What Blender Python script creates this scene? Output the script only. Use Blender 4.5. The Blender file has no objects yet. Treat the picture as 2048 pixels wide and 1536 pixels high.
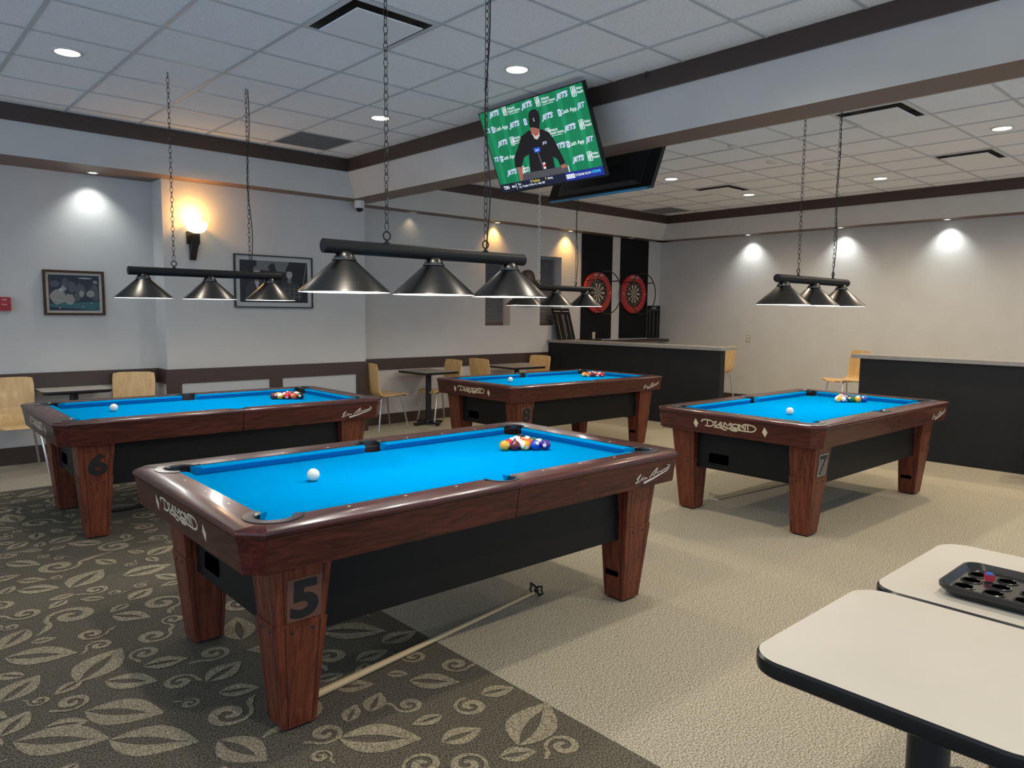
import bpy, math, random
from mathutils import Vector, Matrix
random.seed(7)
S = bpy.context.scene
COL = S.collection
PI = math.pi
R = math.radians

# ------------------------------------------------------------------ materials
def lin(c):
    return tuple(((v / 255) / 12.92 if v / 255 <= .04045 else ((v / 255 + .055) / 1.055) ** 2.4) for v in c)

def newmat(name):
    m = bpy.data.materials.new(name); m.use_nodes = True
    nt = m.node_tree; b = nt.nodes['Principled BSDF']
    return m, nt, b

def mat(name, col, rough=.5, metal=0., coat=0., noise=0., nscale=30., bump=0., spec=None, stretch=None, coatr=.08):
    m, nt, b = newmat(name)
    b.inputs['Base Color'].default_value = (*col, 1)
    b.inputs['Roughness'].default_value = rough
    b.inputs['Metallic'].default_value = metal
    b.inputs['Coat Weight'].default_value = coat
    b.inputs['Coat Roughness'].default_value = coatr
    if spec is not None: b.inputs['Specular IOR Level'].default_value = spec
    if noise or bump:
        tc = nt.nodes.new('ShaderNodeTexCoord'); n = nt.nodes.new('ShaderNodeTexNoise')
        n.inputs['Scale'].default_value = nscale; n.inputs['Detail'].default_value = 4
        src = tc.outputs['Object']
        if stretch:
            mp = nt.nodes.new('ShaderNodeMapping'); mp.inputs['Scale'].default_value = stretch
            nt.links.new(src, mp.inputs['Vector']); src = mp.outputs['Vector']
        nt.links.new(src, n.inputs['Vector'])
        if noise:
            r = nt.nodes.new('ShaderNodeValToRGB')
            r.color_ramp.elements[0].position = .3; r.color_ramp.elements[1].position = .7
            r.color_ramp.elements[0].color = (*[c * (1 - noise) for c in col], 1)
            r.color_ramp.elements[1].color = (*[min(1, c * (1 + noise)) for c in col], 1)
            nt.links.new(n.outputs['Fac'], r.inputs['Fac']); nt.links.new(r.outputs['Color'], b.inputs['Base Color'])
        if bump:
            bp = nt.nodes.new('ShaderNodeBump'); bp.inputs['Strength'].default_value = bump; bp.inputs['Distance'].default_value = .01
            nt.links.new(n.outputs['Fac'], bp.inputs['Height']); nt.links.new(bp.outputs['Normal'], b.inputs['Normal'])
    return m

def wood(name, c0, c1, stretch, rough=.35, coat=.6, scale=6.):
    m, nt, b = newmat(name)
    tc = nt.nodes.new('ShaderNodeTexCoord'); mp = nt.nodes.new('ShaderNodeMapping'); mp.inputs['Scale'].default_value = stretch
    n = nt.nodes.new('ShaderNodeTexNoise'); n.inputs['Scale'].default_value = scale; n.inputs['Detail'].default_value = 6; n.inputs['Distortion'].default_value = 1.2
    w = nt.nodes.new('ShaderNodeTexNoise'); w.inputs['Scale'].default_value = scale * 6; w.inputs['Detail'].default_value = 3
    mx = nt.nodes.new('ShaderNodeMath'); mx.operation = 'MULTIPLY_ADD'; mx.inputs[1].default_value = .35; 
    r = nt.nodes.new('ShaderNodeValToRGB'); r.color_ramp.elements[0].position = .45; r.color_ramp.elements[1].position = .95
    r.color_ramp.elements[0].color = (*c0, 1); r.color_ramp.elements[1].color = (*c1, 1)
    nt.links.new(tc.outputs['Object'], mp.inputs['Vector'])
    nt.links.new(mp.outputs['Vector'], n.inputs['Vector']); nt.links.new(mp.outputs['Vector'], w.inputs['Vector'])
    nt.links.new(w.outputs['Fac'], mx.inputs[0]); nt.links.new(n.outputs['Fac'], mx.inputs[2])
    nt.links.new(mx.outputs[0], r.inputs['Fac']); nt.links.new(r.outputs['Color'], b.inputs['Base Color'])
    b.inputs['Roughness'].default_value = rough; b.inputs['Coat Weight'].default_value = coat; b.inputs['Coat Roughness'].default_value = .10; b.inputs['Specular IOR Level'].default_value = .25
    return m

def emit(name, col, s):
    m, nt, b = newmat(name)
    b.inputs['Base Color'].default_value = (*[c * .3 for c in col], 1)
    b.inputs['Emission Color'].default_value = (*col, 1); b.inputs['Emission Strength'].default_value = s
    b.inputs['Roughness'].default_value = .6
    return m

def carpet(name, c0, c1, scale=230., bump=.4):
    m, nt, b = newmat(name)
    tc = nt.nodes.new('ShaderNodeTexCoord'); mp = nt.nodes.new('ShaderNodeMapping')
    mp.inputs['Rotation'].default_value = (0, 0, .6); mp.inputs['Scale'].default_value = (1, .6, 1)
    v = nt.nodes.new('ShaderNodeTexNoise'); v.inputs['Scale'].default_value = scale; v.inputs['Detail'].default_value = 2
    r = nt.nodes.new('ShaderNodeValToRGB'); r.color_ramp.elements[0].position = .42; r.color_ramp.elements[1].position = .58
    r.color_ramp.elements[0].color = (*c0, 1); r.color_ramp.elements[1].color = (*c1, 1)
    bp = nt.nodes.new('ShaderNodeBump'); bp.inputs['Strength'].default_value = bump; bp.inputs['Distance'].default_value = .004
    nt.links.new(tc.outputs['Object'], mp.inputs['Vector']); nt.links.new(mp.outputs['Vector'], v.inputs['Vector'])
    nt.links.new(v.outputs['Fac'], r.inputs['Fac']); nt.links.new(r.outputs['Color'], b.inputs['Base Color'])
    nt.links.new(v.outputs['Fac'], bp.inputs['Height']); nt.links.new(bp.outputs['Normal'], b.inputs['Normal'])
    b.inputs['Roughness'].default_value = .95; b.inputs['Specular IOR Level'].default_value = .1
    return m

M = {}
M['wall'] = mat('wall paint', (.60, .575, .54), .75, noise=.03, nscale=3)
M['ceil'] = mat('ceiling tile', (.85, .85, .86), .9, noise=.13, nscale=160, bump=.25)
M['tbar'] = mat('ceiling tee bar', (.50, .51, .53), .5)
M['brown'] = mat('brown trim paint', (.055, .033, .026), .45)
M['brownlt'] = mat('brown soffit paint', (.17, .11, .085), .5)
M['panelwhite'] = mat('panel paint', (.52, .52, .52), .6)
M['carpet'] = carpet('plain carpet', (.20, .172, .118), (.64, .57, .43))
M['cdark'] = carpet('patterned carpet ground', (.050, .043, .031), (.20, .175, .125))
M['clight'] = carpet('patterned carpet motif', (.19, .157, .10), (.45, .38, .26))
M['cloth'] = mat('blue billiard cloth', (.0, .24, .54), .95, spec=.0, noise=.02, nscale=400)
M['cloth2'] = mat('blue cushion cloth', (.0, .235, .52), .95, spec=.0, noise=.02, nscale=400)
M['rail'] = wood('mahogany rail', (.022, .005, .005), (.125, .030, .022), (.7, 9, 9), .32, .26)
M['railx'] = wood('mahogany end rail', (.022, .005, .005), (.125, .030, .022), (9, .7, 9), .32, .26)
M['cap'] = wood('red mahogany corner', (.030, .006, .005), (.12, .020, .014), (3, 3, 6), .25, .5)
M['apron'] = wood('mahogany apron', (.024, .006, .004), (.105, .026, .016), (.8, 5, 7), .4, .15)
M['apronx'] = wood('mahogany end apron', (.024, .006, .004), (.105, .026, .016), (5, .8, 7), .4, .2)
M['leg'] = wood('mahogany leg', (.07, .016, .008), (.215, .056, .025), (7, 7, .7), .45, .1)
M['groove'] = mat('dark groove', (.012, .005, .004), .5)
M['cab'] = mat('black cabinet', (.0045, .0047, .005), .5, noise=.1, spec=.25)
M['black'] = mat('black plastic', (.010, .010, .011), .45)
M['hole'] = mat('dark opening', (.001, .001, .001), .9, spec=.0)
M['iron'] = mat('pocket casting', (.09, .085, .085), .28, metal=.9)
M['pocket'] = mat('pocket liner', (.006, .006, .006), .6)
M['ivory'] = mat('ivory inlay', (.78, .73, .62), .4)
M['gold'] = mat('cream lettering', (.64, .54, .37), .45)
M['sign'] = mat('pale signature', (.66, .60, .54), .5)
M['plate'] = mat('number plate brown', (.13, .055, .035), .5)
M['plate7'] = mat('number plate grey', (.12, .105, .09), .5)
M['numgrey'] = mat('number grey', (.33, .31, .28), .5)
M['numblack'] = mat('number black', (.008, .008, .009), .5)
M['lampblack'] = mat('black lamp bar', (.009, .009, .010), .5, spec=.3)
M['shade'] = mat('brushed dark steel shade', (.115, .112, .108), .32, metal=1., noise=.10, nscale=8, stretch=(1, 1, 40))
M['shadein'] = mat('white shade lining', (.85, .85, .85), .5)
M['bulb'] = emit('lamp bulb glow', (1, .97, .92), 14)
M['chain'] = mat('dark chain', (.05, .047, .045), .4, metal=.8)
M['chainb'] = mat('bright chain', (.75, .74, .72), .18, metal=1.)
M['cord'] = mat('black cord', (.01, .01, .01), .6)
M['down'] = emit('downlight glow', (1, .95, .85), 9)
M['downtrim'] = mat('downlight trim', (.7, .68, .64), .5)
M['spotglow'] = emit('wall washer glow', (.95, 1, 1), 8)
M['spotwarm'] = emit('warm washer glow', (1, .72, .35), 8)
M['beech'] = wood('beech plywood', (.66, .41, .165), (.84, .56, .26), (4, 4, .8), .4, .3, 4)
M['chrome'] = mat('grey steel leg', (.50, .50, .51), .32, metal=.85)
M['lam'] = mat('cream laminate', (.64, .585, .49), .38, noise=.02, nscale=5)
M['lamgrey'] = mat('grey laminate', (.30, .27, .235), .4, noise=.08, nscale=14)
M['edge'] = mat('black edge band', (.010, .010, .011), .3)
M['counter'] = mat('grey countertop', (.30, .285, .265), .4, noise=.08, nscale=20)
M['partition'] = mat('black partition', (.0125, .013, .0145), .6, noise=.12, nscale=4, spec=.3)
M['matblack'] = mat('black backboard', (.008, .008, .009), .8, spec=.2)
M['redring'] = mat('red surround', (.42, .030, .025), .5)
M['cream'] = mat('dartboard cream', (.52, .46, .34), .8)
M['dbblack'] = mat('dartboard black', (.012, .011, .010), .8)
M['dbred'] = mat('dartboard red', (.35, .02, .02), .8)
M['dbgreen'] = mat('dartboard green', (.02, .18, .06), .8)
M['wire'] = mat('silver wire', (.6, .6, .6), .3, metal=1)
M['white'] = mat('white paint', (.75, .75, .74), .5)
M['cctv'] = mat('white plastic', (.68, .66, .65), .4)
M['glassblk'] = mat('dark dome', (.01, .01, .012), .1)
M['tvblack'] = mat('tv black', (.006, .006, .007), .3)
M['tvback'] = mat('tv back', (.010, .010, .012), .4)
M['bluereflect'] = mat('blue edge reflection', (.06, .20, .32), .25)  # colour of the reflection painted under the dark television
M['beige'] = mat('beige plastic', (.50, .43, .28), .5)
M['red'] = mat('red plastic', (.42, .018, .022), .4)
M['blind'] = mat('grey blind', (.25, .25, .27), .6)
M['blindedge'] = mat('window frame', (.12, .09, .07), .6)
M['glass'] = mat('night window glass', (.03, .035, .05), .1)
M['frameb'] = wood('brown picture frame', (.03, .014, .007), (.10, .05, .026), (3, 3, 3), .5, .0)
M['framek'] = mat('black picture frame', (.015, .013, .012), .4)
M['mata'] = mat('cream mount', (.50, .44, .37), .8)
M['matb'] = mat('grey mount', (.50, .49, .47), .8)
for k, c in dict(artdark=(38, 44, 56), artmid=(78, 78, 84), artpale=(140, 136, 128), artteal=(52, 96, 102), arthi=(160, 170, 165), bwblack=(22, 22, 24), bwdark=(48, 48, 50), bwmid=(105, 105, 105), bwlight=(165, 165, 163)).items():
    M[k] = mat('art ' + k, lin(c), .5)
M['bronze'] = mat('dark bronze', (.022, .014, .012), .4, metal=.3)
M['sconce'] = emit('sconce glass', (1, .74, .34), 3.6)
M['walnut'] = mat('dark carved wood', (.035, .018, .012), .4, noise=.4, nscale=40)
M['clockface'] = mat('clock face', (.10, .06, .05), .5)
M['ash'] = mat('pale wood shaft', (.62, .45, .24), .3, coat=.4)
M['shaftend'] = mat('grey shaft', (.33, .29, .24), .4)
M['grille'] = mat('grey return grille', (.20, .20, .20), .7, noise=.15, nscale=12)
M['vent'] = mat('white diffuser', (.60, .60, .61), .5)
M['plaque'] = mat('diffuser plaque', (.80, .80, .81), .5)
M['ventdark'] = mat('diffuser throat', (.07, .06, .055), .6)
M['chalkblue'] = mat('chalk blue', (.03, .14, .42), .9)
M['chalkred'] = mat('chalk label red', (.45, .03, .05), .6)
M['tray'] = mat('dark tray plastic', (.022, .021, .021), .22)
M['pin'] = mat('pink plastic', (.55, .12, .25), .4)
# television picture (a lit screen)
SC = dict(green=(0, 112, 72), white=(225, 232, 240), lilac=(190, 196, 225), sblack=(14, 14, 18), skin=(150, 92, 80), sgrey=(70, 70, 76), navy=(12, 20, 44), blue=(20, 40, 130), mic=(30, 80, 200), yel=(230, 205, 60), cyan=(40, 170, 225), sred=(190, 40, 50), beard=(190, 180, 176), green2=(14, 128, 86))
for k, c in SC.items(): M['s_' + k] = emit('screen ' + k, lin(c), 1.0)
BALLC = {1: (225, 160, 10), 2: (10, 60, 165), 3: (200, 22, 36), 4: (60, 22, 125), 5: (225, 85, 25), 6: (0, 88, 60), 7: (95, 14, 28), 8: (10, 10, 14)}
for k, c in BALLC.items(): M['ball%d' % k] = mat('ball colour %d' % k, lin(c), .12, coat=.5, coatr=.03)
M['ballw'] = mat('ball white', (.86, .81, .68), .12, coat=.5, coatr=.03)

# ------------------------------------------------------------------ mesh builder
class MB:
    def __init__(self): self.v = []; self.f = []; self.m = []; self.mats = []
    def mi(self, key):
        if key not in self.mats: self.mats.append(key)
        return self.mats.index(key)
    def add(self, vs, fs, key):
        o = len(self.v); self.v += [tuple(v) for v in vs]; i = self.mi(key)
        for f in fs: self.f.append([a + o for a in f]); self.m.append(i)
        return o
    def quad(self, a, b, c, d, key): self.add([a, b, c, d], [(0, 1, 2, 3)], key)
    def box(self, x0, x1, y0, y1, z0, z1, key, keys=None):
        vs = [(x, y, z) for z in (z0, z1) for y in (y0, y1) for x in (x0, x1)]
        fs = dict(bottom=(0, 2, 3, 1), top=(4, 5, 7, 6), front=(0, 1, 5, 4), back=(2, 6, 7, 3), left=(0, 4, 6, 2), right=(1, 3, 7, 5))
        o = len(self.v); self.v += vs
        for n, f in fs.items():
            self.f.append([a + o for a in f]); self.m.append(self.mi((keys or {}).get(n, key)))
    def prism(self, pts, z0, z1, key, side=None, bot=None):
        n = len(pts)
        area = sum(pts[i][0] * pts[(i + 1) % n][1] - pts[(i + 1) % n][0] * pts[i][1] for i in range(n))
        if area < 0: pts = pts[::-1]
        o = len(self.v)
        self.v += [(p[0], p[1], z0) for p in pts] + [(p[0], p[1], z1) for p in pts]
        self.f.append([o + n + i for i in range(n)]); self.m.append(self.mi(key))
        self.f.append([o + i for i in range(n)][::-1]); self.m.append(self.mi(bot or side or key))
        for i in range(n):
            j = (i + 1) % n
            self.f.append([o + i, o + j, o + n + j, o + n + i]); self.m.append(self.mi(side or key))
    def loft(self, rings, key, closed=True, caps=True, keys=None):
        n = len(rings[0]); o = len(self.v)
        for r in rings: self.v += [tuple(p) for p in r]
        for k in range(len(rings) - 1):
            for i in range(n if closed else n - 1):
                j = (i + 1) % n
                self.f.append([o + k * n + i, o + k * n + j, o + (k + 1) * n + j, o + (k + 1) * n + i]); self.m.append(self.mi(keys[k] if keys else key))
        if caps and closed:
            self.f.append([o + i for i in range(n)][::-1]); self.m.append(self.mi(keys[0] if keys else key))
            self.f.append([o + (len(rings) - 1) * n + i for i in range(n)]); self.m.append(self.mi(keys[-1] if keys else key))
    def tube(self, pts, r, key, n=8, caps=True):
        pts = [Vector(p) for p in pts]; rs = r if isinstance(r, (list, tuple)) else [r] * len(pts)
        rings = []; prev = None
        for i, p in enumerate(pts):
            t = (pts[min(i + 1, len(pts) - 1)] - pts[max(i - 1, 0)]).normalized()
            if prev is None:
                a = Vector((0, 0, 1)) if abs(t.z) < .9 else Vector((1, 0, 0))
                u = t.cross(a).normalized()
            else:
                u = (prev - t * prev.dot(t)).normalized()
            prev = u; w = t.cross(u)
            rings.append([p + (u * math.cos(2 * PI * k / n) + w * math.sin(2 * PI * k / n)) * rs[i] for k in range(n)])
        self.loft(rings, key, True, caps)
    def lathe(self, prof, key, n=32, c=(0, 0, 0), keys=None, caps=True):
        rings = [[(c[0] + r * math.cos(2 * PI * k / n), c[1] + r * math.sin(2 * PI * k / n), c[2] + z) for k in range(n)] for r, z in prof]
        o = len(self.v)
        for r in rings: self.v += r
        for k in range(len(rings) - 1):
            for i in range(n):
                j = (i + 1) % n
                self.f.append([o + k * n + i, o + k * n + j, o + (k + 1) * n + j, o + (k + 1) * n + i]); self.m.append(self.mi(keys[k] if keys else key))
        for k, rev in ((0, True), (len(prof) - 1, False)):
            if caps and prof[k][0] > 1e-4 and prof[0] != prof[-1]:
                f = [o + k * n + i for i in range(n)]
                self.f.append(f[::-1] if rev else f); self.m.append(self.mi(key if not keys else keys[max(0, k - 1)]))
    def ribbon(self, pts, w, T, key, lift=.0005):
        """flat stroke in a 2-D frame; T maps (x, y, h) to space"""
        ws = w if isinstance(w, (list, tuple)) else [w] * len(pts)
        L = []; Rr = []
        for i, p in enumerate(pts):
            a = pts[max(0, i - 1)]; b = pts[min(len(pts) - 1, i + 1)]
            dx, dy = b[0] - a[0], b[1] - a[1]; l = math.hypot(dx, dy) or 1
            nx, ny = -dy / l * ws[i] / 2, dx / l * ws[i] / 2
            L.append(T(p[0] + nx, p[1] + ny, lift)); Rr.append(T(p[0] - nx, p[1] - ny, lift))
        o = len(self.v); n = len(pts); self.v += [tuple(v) for v in L + Rr]; k = self.mi(key)
        for i in range(n - 1):
            self.f.append([o + i, o + i + 1, o + n + i + 1, o + n + i]); self.m.append(k)
    def poly(self, pts, T, key, lift=.0005):
        o = len(self.v); self.v += [tuple(T(p[0], p[1], lift)) for p in pts]
        self.f.append([o + i for i in range(len(pts))]); self.m.append(self.mi(key))
    def text(self, body, T, size, key, cx=0, cy=0, lift=.0006, bold=0., shear=0., sx=1., align='CENTER'):
        vs, fs = text_geom(body, bold, shear)
        if not vs: return
        x0 = min(v[0] for v in vs); x1 = max(v[0] for v in vs); y0 = min(v[1] for v in vs); y1 = max(v[1] for v in vs)
        ox = (x0 + x1) / 2 if align == 'CENTER' else x0; oy = (y0 + y1) / 2
        s = size
        self.add([T(cx + (v[0] - ox) * s * sx, cy + (v[1] - oy) * s, lift) for v in vs], fs, key)
    def mesh(self, name, angle=35):
        me = bpy.data.meshes.new(name); me.from_pydata(self.v, [], self.f)
        for k in self.mats: me.materials.append(M[k])
        me.polygons.foreach_set('material_index', self.m)
        me.polygons.foreach_set('use_smooth', [True] * len(self.f))
        me.update(); me.set_sharp_from_angle(angle=R(angle))
        return me
    def build(self, name, parent=None, angle=35, loc=None, rotz=0):
        o = bpy.data.objects.new(name, self.mesh(name, angle)); COL.objects.link(o)
        if parent is not None: o.parent = parent
        if loc is not None: o.location = loc
        o.rotation_euler[2] = rotz
        return o

_tc = {}
def text_geom(body, bold=0., shear=0.):
    k = (body, bold, shear)
    if k not in _tc:
        cu = bpy.data.curves.new('tmp', 'FONT'); cu.body = body; cu.offset = bold; cu.shear = shear; cu.size = 1; cu.resolution_u = 4
        ob = bpy.data.objects.new('tmp', cu); COL.objects.link(ob)
        me = bpy.data.meshes.new_from_object(ob)
        _tc[k] = ([tuple(v.co[:2]) for v in me.vertices], [list(p.vertices) for p in me.polygons])
        bpy.data.objects.remove(ob); bpy.data.curves.remove(cu); bpy.data.meshes.remove(me)
    return _tc[k]

def tag(o, label=None, cat=None, group=None, kind=None):
    if label: o['label'] = label
    if cat: o['category'] = cat
    if group: o['group'] = group
    if kind: o['kind'] = kind
    return o
def thing(name, label, cat, loc=(0, 0, 0), rotz=0, group=None):
    o = bpy.data.objects.new(name, None); COL.objects.link(o); o.empty_display_size = .1
    o.location = loc; o.rotation_euler = (0, 0, rotz)
    return tag(o, label, cat, group)
def structure(mb, name, angle=35):
    o = mb.build(name, angle=angle); o['kind'] = 'structure'; return o
def kids(o): return [c for c in ALLOBJ() if c.parent == o]
def ALLOBJ(): return list(COL.objects)
def dup(root, loc, rotz, label, group=None, name=None):
    def rec(o, parent):
        c = o.copy(); COL.objects.link(c); c.parent = parent
        for k in CH.get(o.name, []): rec(k, c)
        return c
    CH = {}
    for ob in ALLOBJ():
        if ob.parent: CH.setdefault(ob.parent.name, []).append(ob)
    r = rec(root, None); r.location = loc; r.rotation_euler = (0, 0, rotz); r['label'] = label
    if group: r['group'] = group
    return r
def rrect(x0, x1, y0, y1, r, n=6):
    pts = []
    for cx, cy, a in ((x1 - r, y1 - r, 0), (x0 + r, y1 - r, 90), (x0 + r, y0 + r, 180), (x1 - r, y0 + r, 270)):
        for k in range(n + 1):
            t = R(a + 90 * k / n); pts.append((cx + r * math.cos(t), cy + r * math.sin(t)))
    return pts

# ------------------------------------------------------------------ room constants
ZC, ZF = 3.26, 2.852
YW, YB = 8.45, 8.13           # left wall, bumped-out left wall
XW = 11.45                    # far right wall
XB0, XB1, YB0 = 2.52, 4.905, 8.13

# ------------------------------------------------------------------ floor
NMOT = [0]
def leaf(mb, a, b, w, key='clight'):
    NMOT[0] += 1; z = .0010 + .00012 * (NMOT[0] % 14)
    ax, ay = a; bx, by = b; L = math.hypot(bx - ax, by - ay); ux, uy = (bx - ax) / L, (by - ay) / L
    T = lambda x, y, h: (ax + ux * x - uy * y, ay + uy * x + ux * y, z)
    n = 9
    for s in (1, -1):
        outer = []; inner = []
        for k in range(n + 1):
            t = k / n
            o = w * math.sin(PI * t ** .85) * (1 if s > 0 else .92) / 2 + .004
            g = w * .13 * math.sin(PI * min(1, t * 1.25)) if t < .8 else 0
            outer.append((t * L, s * o)); inner.append((t * L, s * g + .0))
        for k in range(n):
            q = [outer[k], outer[k + 1], inner[k + 1], inner[k]]
            if s < 0: q = q[::-1]
            mb.poly(q, T, key, 0)
def swirl(mb, c, t, rad, hand=1, turns=1.45, key='clight'):
    NMOT[0] += 1; z = .0010 + .00012 * (NMOT[0] % 14)
    a0 = math.atan2(t[1] - c[1], t[0] - c[0])
    pts = []; ws = []
    n = 26
    for k in range(n + 1):
        f = k / n; th = a0 + hand * turns * 2 * PI * (1 - f); r = rad * (.12 + .88 * f)
        pts.append((c[0] + r * math.cos(th), c[1] + r * math.sin(th))); ws.append(rad * (.15 + .27 * math.sin(PI * min(1, f * 1.15)) ** 1.0 + .05))
    d = math.hypot(t[0] - c[0], t[1] - c[1])
    # tail leaving along the tangent
    th = a0; tx, ty = math.sin(th) * hand, -math.cos(th) * hand
    px, py = pts[-1]
    for k in (1, 2, 3, 4):
        f = k / 4
        pts.append((px + (t[0] - px) * f + tx * rad * .5 * math.sin(PI * f * .5), py + (t[1] - py) * f + ty * rad * .5 * math.sin(PI * f * .5)))
        ws.append(rad * (.40 - .3 * f))
    mb.ribbon(pts, ws, lambda x, y, h: (x, y, z), key, 0)

LEAVES = [[0.603, 3.036], [0.821, 2.829], [0.62, 2.769], [0.85, 2.552], [0.367, 2.977], [0.622, 2.78], [0.636, 3.3], [0.852, 3.519], [0.719, 3.237], [0.877, 3.098], [0.448, 3.741], [0.692, 3.593], [0.92, 3.932], [1.053, 3.789], [1.112, 4.49], [1.382, 4.522], [0.845, 4.479], [1.054, 4.688], [0.624, 4.621], [0.804, 4.515], [1.029, 2.838], [1.171, 2.776], [1.026, 2.958], [1.202, 3.041], [0.873, 3.266], [1.041, 3.223], [0.373, 3.32], [0.529, 3.47], [0.56, 3.843], [0.658, 3.828], [0.907, 2.515], [0.983, 2.289], [0.649, 4.784], [0.775, 4.71], [1.33, 4.771], [1.507, 4.885], [0.922, 5.431], [1.097, 5.523], [0.337, 3.046], [0.445, 3.175], [0.465, 3.005], [0.596, 2.95], [1.04, 4.088], [1.179, 4.19], [1.23, 2.241], [1.449, 2.048], [1.681, 1.788], [1.96, 1.922], [1.654, 2.422], [1.798, 2.276], [1.612, 3.087], [1.838, 2.89], [1.757, 2.792], [1.948, 2.795], [1.582, 2.723], [1.737, 2.718], [1.394, 2.576], [1.528, 2.495], [1.408, 2.325], [1.512, 2.418], [1.491, 1.983], [1.65, 1.957], [1.806, 2.143], [1.939, 2.097], [1.585, 1.779], [1.705, 1.726], [1.616, 2.531], [1.681, 2.474]]
SWIRLS = [[0.768, 4.064], [0.565, 3.957], [1.156, 3.942], [1.189, 3.782], [0.87, 4.904], [1.189, 4.935], [0.943, 4.361], [0.851, 4.313], [0.79, 3.76], [0.895, 3.743], [0.579, 3.139], [0.519, 3.094], [0.999, 2.656], [1.137, 2.683], [1.143, 3.199], [1.047, 3.135], [0.917, 3.396], [0.854, 3.345], [0.686, 5.324], [0.758, 5.391], [0.999, 3.554], [1.12, 3.573], [0.943, 3.031], [1.026, 3.015], [1.883, 2.408], [1.93, 2.336], [1.719, 2.1], [1.712, 2.156], [1.798, 1.684], [1.7, 1.704], [1.209, 2.302], [1.133, 2.271], [1.366, 1.922], [1.304, 1.952], [1.478, 1.823], [1.524, 1.77], [1.514, 2.825], [1.41, 2.751]]
CX, CY = 1.955, 7.25
fl = MB()
fl.quad((-3, -3, 0), (CX, -3, 0), (CX, CY, 0), (-3, CY, 0), 'cdark')
fl.quad((CX, -3, 0), (12, -3, 0), (12, CY, 0), (CX, CY, 0), 'carpet')
fl.quad((-3, CY, 0), (12, CY, 0), (12, 9, 0), (-3, 9, 0), 'carpet')
used = []
for i in range(0, len(LEAVES), 2):
    a, b = LEAVES[i], LEAVES[i + 1]; L = math.hypot(a[0] - b[0], a[1] - b[1])
    leaf(fl, a, b, min(.19, L * .62)); used.append(((a[0] + b[0]) / 2, (a[1] + b[1]) / 2, L * .5))
for i in range(0, len(SWIRLS), 2):
    c, t = SWIRLS[i], SWIRLS[i + 1]; d = math.hypot(c[0] - t[0], c[1] - t[1])
    rad = min(.115, max(.065, d * .62)); swirl(fl, c, t, rad, 1 if i % 4 else -1); used.append((c[0], c[1], rad * 1.3))
rn = random.Random(3)
tries = 0
while tries < 16000:
    tries += 1
    x = rn.uniform(-.6, CX - .09); y = rn.uniform(.9, CY - .09); L = rn.choice((.32, .28, .22, .17, .12))
    if any((x - u) ** 2 + (y - v) ** 2 < (L * .43 + r * .84) ** 2 for u, v, r in used): continue
    used.append((x, y, L * .5)); a = rn.uniform(0, 2 * PI)
    if L > .1 and rn.random() < .6:
        dx, dy = math.cos(a) * L / 2, math.sin(a) * L / 2
        p, q_ = (x - dx, y - dy), (x + dx, y + dy)
        p = (min(p[0], CX - .01), min(p[1], CY - .01)); q_ = (min(q_[0], CX - .01), min(q_[1], CY - .01))
        leaf(fl, p, q_, L * .55)
    else:
        swirl(fl, (x, y), (min(CX - .02, x + math.cos(a) * L * .6), min(CY - .02, y + math.sin(a) * L * .6)), L * .33, rn.choice((1, -1)))
structure(fl, 'floor')

# ------------------------------------------------------------------ ceiling
ce = MB()
def ceil_bay(x0, x1, y0, y1, xs, ys, holes):
    gx = [x0] + [x for x in xs if x0 + .01 < x < x1 - .01] + [x1]; gy = [y0] + [y for y in ys if y0 + .01 < y < y1 - .01] + [y1]
    for i in range(len(gx) - 1):
        for j in range(len(gy) - 1):
            cxm, cym = (gx[i] + gx[i + 1]) / 2, (gy[j] + gy[j + 1]) / 2
            if any(abs(cxm - h[0]) < .3 and abs(cym - h[1]) < .3 for h in holes): continue
            ce.quad((gx[i], gy[j], ZC), (gx[i], gy[j + 1], ZC), (gx[i + 1], gy[j + 1], ZC), (gx[i + 1], gy[j], ZC), 'ceil')
    for x in gx[1:-1]: ce.box(x - .012, x + .012, y0, y1, ZC - .006, ZC + .01, 'tbar')
    for y in gy[1:-1]: ce.box(x0, x1, y - .012, y + .012, ZC - .005, ZC + .01, 'tbar')
LX = [.975 + .61 * k for k in range(-6, 8)]; LY = [3.74 + .62 * k for k in range(-11, 8)]
RX = [6.45 + .607 * k for k in range(-2, 9)]; RY = [2.41 + .61 * k for k in range(-9, 11)]
ceil_bay(-3, 4.46, -3, 7.72, LX, LY, [(2.5, 4.05), (3.72, 7.15)])
ceil_bay(4.95, 11.0, -3, 7.98, RX, RY, [(6.75, 2.715), (9.18, 2.715), (9.18, 5.765), (10.4, 7.6)])
structure(ce, 'ceiling')

# ------------------------------------------------------------------ walls and soffits
wl = MB()
wl.box(-3, XB0, YW, YW + .35, 0, ZF, 'wall')
wl.box(XB0, XB1, YB, YW + .35, 0, ZF, 'wall')
WIN = [(7.155, 7.658, 1.322, 2.415), (8.30, 8.785, 1.318, 2.425)]
xs = XB1
for (a, b, c, d) in WIN:
    wl.box(xs, a, YW, YW + .35, 0, ZF, 'wall'); wl.box(a, b, YW, YW + .35, 0, c, 'wall'); wl.box(a, b, YW, YW + .35, d, ZF, 'wall'); xs = b
wl.box(xs, XW + .3, YW, YW + .35, 0, ZF, 'wall')
structure(wl, 'wall_left')
wr = MB(); wr.box(XW, XW + .3, -3, YW, 0, ZF, 'wall'); structure(wr, 'wall_right')
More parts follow.
